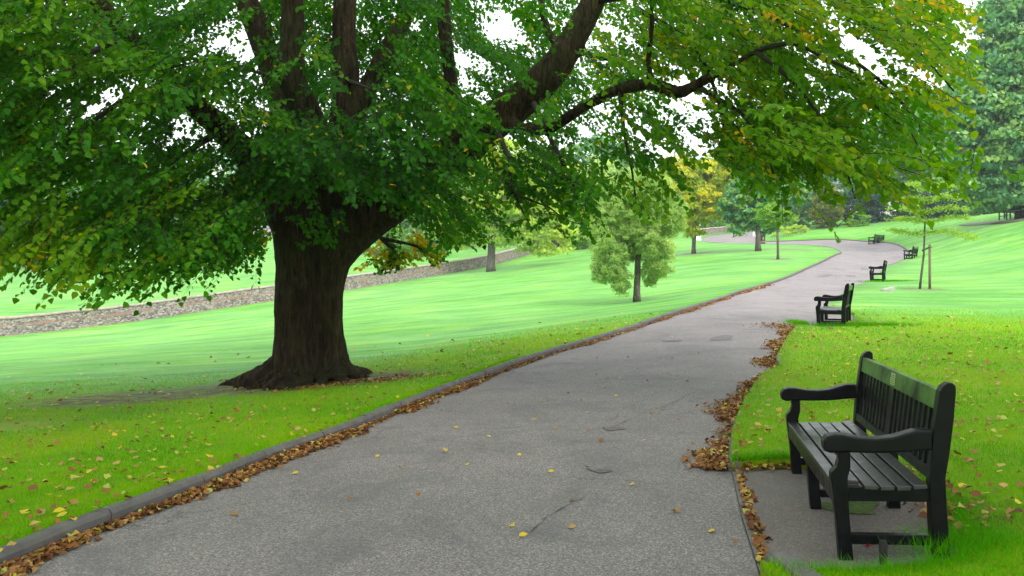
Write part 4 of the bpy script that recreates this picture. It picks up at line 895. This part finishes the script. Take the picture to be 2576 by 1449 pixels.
# low hooped edging by the flower bed
ed=empty('edging_fence',(*W(1990,86),h1(*W(1990,86)))); tag(ed,'low black wire edging fence around the flower bed beyond the bin','fence'); O=ed.location
m=MB(); l=[W(1940,84.5),W(1975,85.5),W(2010,87.5),W(2030,89)]
for p0,p1 in zip(l,l[1:]):
    for t in np.linspace(0,1,8,endpoint=False):
        q=(p0[0]*(1-t)+p1[0]*t-O.x,p0[1]*(1-t)+p1[1]*t-O.y); zz=h1(q[0]+O.x,q[1]+O.y)+.07-O.z; m.tube([(q[0],q[1],zz),(q[0],q[1],zz+.38)],[.015,.015],5)
    a=(p0[0]-O.x,p0[1]-O.y,h1(*p0)+.42-O.z); b=(p1[0]-O.x,p1[1]-O.y,h1(*p1)+.42-O.z); m.tube([a,b],[.013,.013],5)
m.build('wire_panel',M_blk,ed)
far_tree('flower_bed','low yellow-green flower bed behind the wire edging',1985,88.5,[(1965,592,0,26,7,1),(2005,588,1,30,7,1)],'lime',.11,60,40,.3,cat='flower bed',seed=120,tb0=.45)
# ---------------- houses far behind
def house(px,D,w_,d_,hw,hr,yaw,label,wallc,roofc,dz=0):
    x,y=W(px,D); r_=empty('house',(x,y,h1(x,y)+dz),(0,0,R(yaw))); tag(r_,label,'house','houses beyond the park')
    m=MB(); m.box(-w_/2,w_/2,-d_/2,d_/2,-1,hw); m.build('wall',flat('render_wall',wallc,.8,.1,1),r_)
    rf=MB(); e=.4; rf.add([(-w_/2-e,-d_/2-e,hw),(w_/2+e,-d_/2-e,hw),(w_/2+e,d_/2+e,hw),(-w_/2-e,d_/2+e,hw),(-w_/2-e,0,hw+hr),(w_/2+e,0,hw+hr)],[(0,1,5,4),(2,3,4,5),(0,4,3),(1,2,5),(3,2,1,0)])
    ro=rf.build('roof',flat('slate_roof',roofc,.6,.15,4),r_)
    m=MB(); m.box(w_*.25,w_*.25+.7,-.4,.4,hw+hr*.5,hw+hr+1.0); m.build('chimney',flat('chimney_brick',(.25,.14,.1),.9),ro)
    for k in range(4):
        for zz in (1.0,3.6):
            if zz+1.3>hw: continue
            m=MB(); cx=-w_/2+w_*(k+.5)/4; m.box(cx-.55,cx+.55,-d_/2-.05,-d_/2-.005,zz,zz+1.3); wn=m.build('window',flat('window_glass',(.04,.05,.06),.1,.05),r_)
            m=MB()
            for a,b,c_,d2 in ((cx-.62,cx-.55,zz-.07,zz+1.37),(cx+.55,cx+.62,zz-.07,zz+1.37),(cx-.55,cx+.55,zz-.07,zz),(cx-.55,cx+.55,zz+1.3,zz+1.37),(cx-.025,cx+.025,zz,zz+1.3)): m.box(a,b,-d_/2-.08,-d_/2-.052,c_,d2)
            m.build('frame',Mw,wn)
house(2112,140,13,9,5.5,4.0,12,'house with a blue-grey slate roof glimpsed above the yellow conifer',(.5,.48,.45),(.20,.24,.33),-.2)
house(655,140,14,8,5,3.0,-8,'pale house glimpsed left of the big trunk beyond the lawn',(.72,.70,.72),(.25,.22,.24),-6)
# ---------------- people
def person(px,D,hgt,yaw,top,legc,hair,label):
    x,y=W(px,D); r_=empty('person',(x,y,h1(x,y)+.10),(0,0,R(yaw))); tag(r_,label,'person'); k=hgt/1.7
    J=[(0,0,.93),(0,0,1.15),(0,0,1.38),(0,.01,1.47),(0,.015,1.56),(0,.01,1.66), (-.09,0,.88),(-.10,.10,.50),(-.10,.04,.09),(-.10,.17,.04),(.09,0,.88),(.10,-.08,.50),(.10,-.25,.12),(.10,-.14,.05),(-.19,0,1.38),(-.24,-.06,1.12),(-.23,.04,.88),(-.22,.07,.79),(.19,0,1.38),(.24,.07,1.12),(.23,.16,.90),(.22,.19,.81)]
    Rr=[.14,.13,.13,.055,.085,.07,.09,.065,.045,.035,.09,.065,.045,.035,.06,.045,.032,.035,.06,.045,.032,.035]
    E_=[(0,1),(1,2),(2,3),(3,4),(4,5),(0,6),(6,7),(7,8),(8,9),(0,10),(10,11),(11,12),(12,13),(2,14),(14,15),(15,16),(16,17),(2,18),(18,19),(19,20),(20,21)]
    me=bpy.data.meshes.new('b'); me.from_pydata([tuple(c*k for c in j) for j in J],E_,[]); o=bpy.data.objects.new('b',me); link(o)
    sm_=o.modifiers.new('s','SKIN'); o.modifiers.new('u','SUBSURF').levels=1
    for i,vv in enumerate(me.skin_vertices[0].data): vv.radius=(Rr[i]*k,Rr[i]*k*(.8 if i in(0,1,2) else 1)); vv.use_root=(i==0)
    dg=bpy.context.evaluated_depsgraph_get(); dg.update(); bmh=bpy.data.meshes.new_from_object(o.evaluated_get(dg)); bpy.data.objects.remove(o)
    bmh.materials.clear()
    ms=[flat('skin',(.5,.3,.22),.6,.05),flat('clothes_top',top,.8,.05),flat('clothes_legs',legc,.8,.05)]
    for q in ms: bmh.materials.append(q)
    for pl_ in bmh.polygons:
        zc=pl_.center.z/k; ax=abs(pl_.center.x)/k; pl_.material_index=0 if (zc>1.44 or (ax>.17 and zc<.93) or zc<.09) else (1 if zc>.93 else 2); pl_.use_smooth=True
    b=link(bpy.data.objects.new('body',bmh),r_)
    bm=bmesh.new(); bmesh.ops.create_icosphere(bm,subdivisions=2,radius=.10*k)
    for v_ in bm.verts: v_.co=v_.co*1.0+Vector((0,-.02*k,1.64*k)); 
    me=bpy.data.meshes.new('hair'); bm.to_mesh(me); bm.free(); me.materials.append(flat('hair_colour',hair,.6)); link(bpy.data.objects.new('hair',me),r_)
person(1197,107.5,1.45,100,(.75,.78,.85),(.10,.13,.2),(.08,.05,.03),'far walker in a white top on the path beyond the wall')
person(1896,88,1.3,80,(.45,.25,.5),(.8,.8,.82),(.2,.1,.08),'small distant walker in a mauve top and white trousers by the dark trunk')

# ---------------- air 
hm=bpy.data.materials.new('air'); hm.use_nodes=True; hn=hm.node_tree; hn.nodes.clear(); pv=hn.nodes.new('ShaderNodeVolumePrincipled'); pv.inputs['Color'].default_value=(.86,.95,1,1); pv.inputs['Density'].default_value=HAZE; pv.inputs['Anisotropy'].default_value=.2
ho=hn.nodes.new('ShaderNodeOutputMaterial'); hn.links.new(pv.outputs[0],ho.inputs['Volume'])
if HAZE: 
    mb_=MB(); mb_.box(-720,720,-720,720,-9.5,60); tag(mb_.build('haze',hm),'thin pale haze in the air over the park','haze',kind='stuff')
# ---------------- grass blades
def in_lawn(x,y): return ~(inpoly(x,y,path_poly)|inpoly(x,y,PAD))
g=np.random.default_rng(99); n=NGR
D=np.exp(g.uniform(math.log(2.6),math.log(22),n)); px=g.uniform(-250,2830,n); X=(px-HX)/F*D
lim=np.interp(X,[-5.5,-4,-2,-.5,1],[13.9,14.6,17,19.4,20])+.9; k=in_lawn(X,D)&(D<lim+1.2-5.0*g.random(n)**1.4); X,D=X[k],D[k]
so=np.zeros(len(X))
for cx,cy,r,ax in [(TX-.2,TY-.15,1.75,1.3),(TX-2.2,TY-.9,1.3,1.6),(TX+.9,TY-.3,1.2,1.2),(TX-3.2,TY-3.6,.8,2.2)]: so=np.maximum(so,1-np.hypot((X-cx)/ax,D-cy)/r)
k=g.random(len(X))>so.clip(0,1)*2.2; X,D=X[k],D[k]
# tufts: pad edge, kerb edge, around bench legs
def edge_pts(line,nn,sd_):
    L=np.array(line); sl_=np.linalg.norm(np.diff(L,axis=0),axis=1); i=g.choice(len(sl_),nn,p=sl_/sl_.sum()); t=g.random(nn)[:,None]; return L[i]*(1-t)+L[i+1]*t+g.normal(0,sd_,(nn,2))
E1=edge_pts(PAD[4:9],4500,.06); E1=E1[in_lawn(E1[:,0],E1[:,1])]
E2=edge_pts(PAD[:2]+[G(2090,1184)],1800,.05); E2=E2[in_lawn(E2[:,0],E2[:,1])]
E3=edge_pts([(x,y) for x,y in left_line if 2<y<14],5000,.05)-np.array([.14,-.05]); E3=E3[in_lawn(E3[:,0],E3[:,1])]
ex,ey=W(2052,17.55); E4=np.array([ex,ey])+np.array([.9,-.15])+g.normal(0,1,(2500,2))*np.array([.55,.12]); E5=np.array([ex,ey])+np.array([-.25,.4])+g.normal(0,1,(800,2))*np.array([.1,.2])
E6=np.array(W(2420,4.05))+g.normal(0,1,(1200,2))*np.array([.14,.10])
x3,y3=W(2187,36); E7=np.array([x3+.8,y3-.1])+g.normal(0,1,(900,2))*np.array([.6,.15])
x4,y4=W(1957,51)
EX=np.concatenate([E1,E2,E3,E4,E5,E6,E7]); hmul=np.concatenate([np.full(len(X),1.0),np.full(len(E1),1.9),np.full(len(E2),1.9),np.full(len(E3),1.25),np.full(len(E4),1.5),np.full(len(E5),1.4),np.full(len(E6),2.2),np.full(len(E7),1.5)])
X=np.concatenate([X,EX[:,0]]); D=np.concatenate([D,EX[:,1]]); n=len(X)
z=H(X,D)+.072; sc=np.maximum(1,(D/5.0)**.75); hg=g.uniform(.018,.042,n)*hmul*sc**.35; wd=.0021*sc*g.uniform(.7,1.3,n)
an=g.uniform(0,6.28,n); le=g.normal(0,.55,(n,2))*hg[:,None]
bx=np.cos(an)*wd; by=np.sin(an)*wd
v=np.stack([np.column_stack([X-bx,D-by,z-.004]),np.column_stack([X+bx,D+by,z-.004]),np.column_stack([X+le[:,0],D+le[:,1],z+hg])],axis=1).reshape(-1,3)
tl=np.array([noise.noise(Vector((a*.8,b*.8,0)))+.5*noise.noise(Vector((a*3,b*3,5))) for a,b in zip(X[::1].tolist(),D.tolist())])
tn=(.45+.45*tl+g.normal(0,.16,n)+np.where(g.random(n)<.04,.4,0)-np.where(hmul>1.3,.45,0)).clip(0,1)
tag(bigmesh('grass',v,np.arange(n*3).reshape(-1,3),M_blade,None,np.repeat(tn,3)),'short green grass growing on the near lawn','grass',kind='stuff')
# ---------------- fallen leaves
def dead(Xc,zc,size,g,curl=1.0,tilt=.45):
    """Xc (n,2) ground spots, zc heights -> maple/lime shaped curled leaves, 9 verts fan as 4 quads"""
    n=len(Xc); an=g.uniform(0,6.28,n); up=np.column_stack([g.normal(0,tilt,n),g.normal(0,tilt,n),np.ones(n)]); up/=np.linalg.norm(up,axis=1)[:,None]
    ld=np.column_stack([np.cos(an),np.sin(an),np.zeros(n)]); ld-=up*(ld*up).sum(1)[:,None]; ld/=np.linalg.norm(ld,axis=1)[:,None]; la=np.cross(up,ld)
    s=(size*g.uniform(.6,1.25,n))[:,None]; c=np.column_stack([Xc,zc]); cu=(g.uniform(-.1,.55,n)*curl)[:,None]*s; cu2=(g.uniform(-.2,.5,n)*curl)[:,None]*s
    j=lambda a:1+g.normal(0,a,(n,1))
    v=np.stack([c-ld*s*.5+up*cu*.4, c-ld*s*.25+la*s*.42*j(.2)+up*cu, c+ld*s*.15+la*s*.46*j(.25)+up*cu2, c+ld*s*.6*j(.15)+up*cu*.8, c+ld*s*.15-la*s*.46*j(.25)+up*cu*.8, c-ld*s*.25-la*s*.42*j(.2)+up*cu2],axis=1)
    v[:,:,2]=np.maximum(v[:,:,2],(zc-.006)[:,None])
    o=(np.arange(n)*6)[:,None]; f=np.concatenate([o+np.array([[0,1,2,3]]),o+np.array([[0,3,4,5]])]); return v.reshape(-1,3),f
g=np.random.default_rng(123)
def drift(line,nn,wd,side,maxh,dens_clump,y0,y1,seed):
    g=np.random.default_rng(seed); L=np.array([p for p in line if y0<p[1]<y1]); sl_=np.linalg.norm(np.diff(L,axis=0),axis=1)
    mid=(L[1:]+L[:-1])/2; cl=np.array([.16+max(0,noise.noise(Vector((a*dens_clump,b*dens_clump,3)))+.25)*2.2 for a,b in mid.tolist()])
    i=g.choice(len(sl_),nn,p=sl_*cl/(sl_*cl).sum()); t=g.random(nn)[:,None]; p=L[i]*(1-t)+L[i+1]*t; d=(L[i+1]-L[i]); d/=np.linalg.norm(d,axis=1)[:,None]
    nr=np.column_stack([d[:,1],-d[:,0]])*side; off=np.abs(g.normal(0,.5,nn))*wd*cl[i].clip(.5,1.15)+(.025 if side==1 else 0); p=p+nr*(off+.03)[:,None]
    hh=maxh*cl[i].clip(0,1.6)*np.exp(-(off/wd)**2*1.6)*g.random(nn); return p,H(p[:,0],p[:,1])+.008+hh
pa,za=drift(left_line,8000,.125,1,.03,.9,2.2,16,1)
pb,zb_=drift(left_line,3500,.15,1,.03,.6,15,34,2)
rl_=[p for p in right_line if 5.9<p[1]<17.6]
pc,zc=drift(rl_,4800,.22,-1,.03,.7,5.9,17.6,3)
pd_,zd=drift([G(1868,1310),G(1846,1200)][::-1]+[G(1905,1440)],260,.08,-1,.02,.9,2,7,4)
P2c=np.array([ex,ey])+np.array([-.55,.1])+g.normal(0,1,(500,2))*np.array([.28,.4]); P2z=H(P2c[:,0],P2c[:,1])+.01+g.random(500)*.03
p5=edge_pts(PAD[:2]+[G(2090,1184)],260,.05)+np.array([0,.03]); z5=H(p5[:,0],p5[:,1])+.02+g.random(260)*.03
p6=edge_pts(PAD[3:6],200,.09); z6=H(p6[:,0],p6[:,1])+.09
p7=np.array([TX+.9,TY-.75])+g.normal(0,1,(450,2))*np.array([.75,.22]); z7=H(p7[:,0],p7[:,1])+.085
PP=np.concatenate([pa,pb,pc,pd_,P2c,p5,p6,p7]); ZZ=np.concatenate([za,zb_,zc,zd,P2z,z5,z6,z7])
v,f=dead(PP,ZZ,np.full(len(PP),.041)*np.maximum(1,PP[:,1]/22),g,1.0,.5)
tn=np.repeat((.5+.19*g.normal(0,1,len(PP))+np.where(g.random(len(PP))<.07,.45,0)).clip(0,1),6)
tag(bigmesh('leaf_drift',v,f,M_dead,None,tn),'brown fallen leaves drifted along both path edges','fallen leaves',kind='stuff')
n=7000; D=np.exp(g.uniform(math.log(4.15),math.log(25),n)); X=(g.uniform(-200,2800,n)-HX)/F*D
dt=np.hypot(X-TX-1,D-TY); prob=np.interp(np.hypot(X-(TX+3),(D-(TY-3))*1.0),[0,9,13.5,16],[1,.8,.35,.0])*np.interp(X,[0,2,9,12],[.6,1,1,.3])
prob=np.where(D>np.interp(X,[-5.5,-4,-2,-.5,1],[13.9,14.6,17,19.4,20]),prob*.2,prob)
prob=np.where((X>1)&(D<6.5),prob*.4,prob); k=in_lawn(X,D)&(g.random(n)<prob); X,D=X[k],D[k]; Q=np.column_stack([X,D])
Q=Q[:3300]
ZQ=H(Q[:,0],Q[:,1])+.088
order=np.argsort(Q[:,1]); nearQ=order[:170]; restQ=order[170:]
v,f=dead(Q[restQ],ZQ[restQ]+.004,.05*np.maximum(1,Q[restQ,1]/11),g,.8,.35)
tq=(.66+.16*g.normal(0,1,len(Q))+np.where(g.random(len(Q))<.22,.28,0)).clip(0,1)
tag(bigmesh('lawn_leaves',v,f,M_dead,None,np.repeat(tq[restQ],6)),'dry leaves scattered over the lawn under the lime tree','fallen leaves',kind='stuff')
# the largest loose leaves are single objects
var=[]
for kk in range(12):
    gv=np.random.default_rng(300+kk); v,f=dead(np.zeros((1,2)),np.zeros(1),np.array([.058]),gv,1.0,.3); t0=[.25,.4,.5,.6,.68,.75,.82,.88,.9,.92,.94,1][kk]
    o=bigmesh('fallen_leaf',v,f,M_dead,None,np.full(6,t0)); var.append(o.data); bpy.data.objects.remove(o)
def one(x_,y_,z_,kk,lab,grp,s_=1):
    o=link(bpy.data.objects.new('fallen_leaf',var[kk])); o.location=(x_,y_,z_); o.rotation_euler=(0,0,random.uniform(0,6.28)); o.scale=(s_,)*3
    tag(o,lab,'leaf',grp)
for i in nearQ: 
    kk=random.choice([0,1,2,3,3,4,5,6,8]) if random.random()<.75 else random.choice([9,10,11]); one(Q[i,0],Q[i,1],ZQ[i]+.01,kk,'small yellow fallen leaf lying on the near lawn' if kk>=8 else 'small brown fallen leaf lying on the near lawn','fallen leaves on the near lawn',random.uniform(.7,1.1))
PL=[(1315,1352,9),(1288,1327,9),(1590,1222,8),(1052,1250,3),(1385,1190,9),(1175,1172,9),(742,1193,10),(592,1297,4),(1148,1077,8),(1437,1330,5),(1512,1110,2),(1308,1148,9),(1708,1060,3),(1620,1110,8),(1480,1087,3),(1230,1100,8),(1552,1052,3),(1480,1040,8),(1595,1025,9),(1395,1080,5),(1668,1030,4),(1280,1020,6),(1365,1010,5),(1550,998,9),(1460,1010,9),(1520,980,3),(1430,990,5),(1630,960,4),(1560,955,6),(1500,945,3),(1680,940,5),(1740,1120,3),(1770,1000,4),(1440,1260,2),(1345,1062,6),(1640,1040,5),(1730,960,5),(1600,930,4),(1690,905,6),(1755,890,4),(1580,900,5),(1815,1040,3),(1790,1085,8),(1760,1160,3),(1420,930,5),(1500,905,6),(1690,850,6),(1650,880,3),(1820,900,4),(1480,1180,2),(1120,1140,6),(1010,1180,5),(950,1150,8),(880,1260,3),(1700,1290,4),(1790,1340,8),(1850,1370,3)]
for i,(a,b,kk) in enumerate(PL):
    x_,y_=G(a,b); one(x_,y_,h1(x_,y_)+.012,kk,'yellow fallen leaf lying alone on the grey path' if kk>=8 else 'brown fallen leaf lying alone on the grey path','fallen leaves on the path',.8)
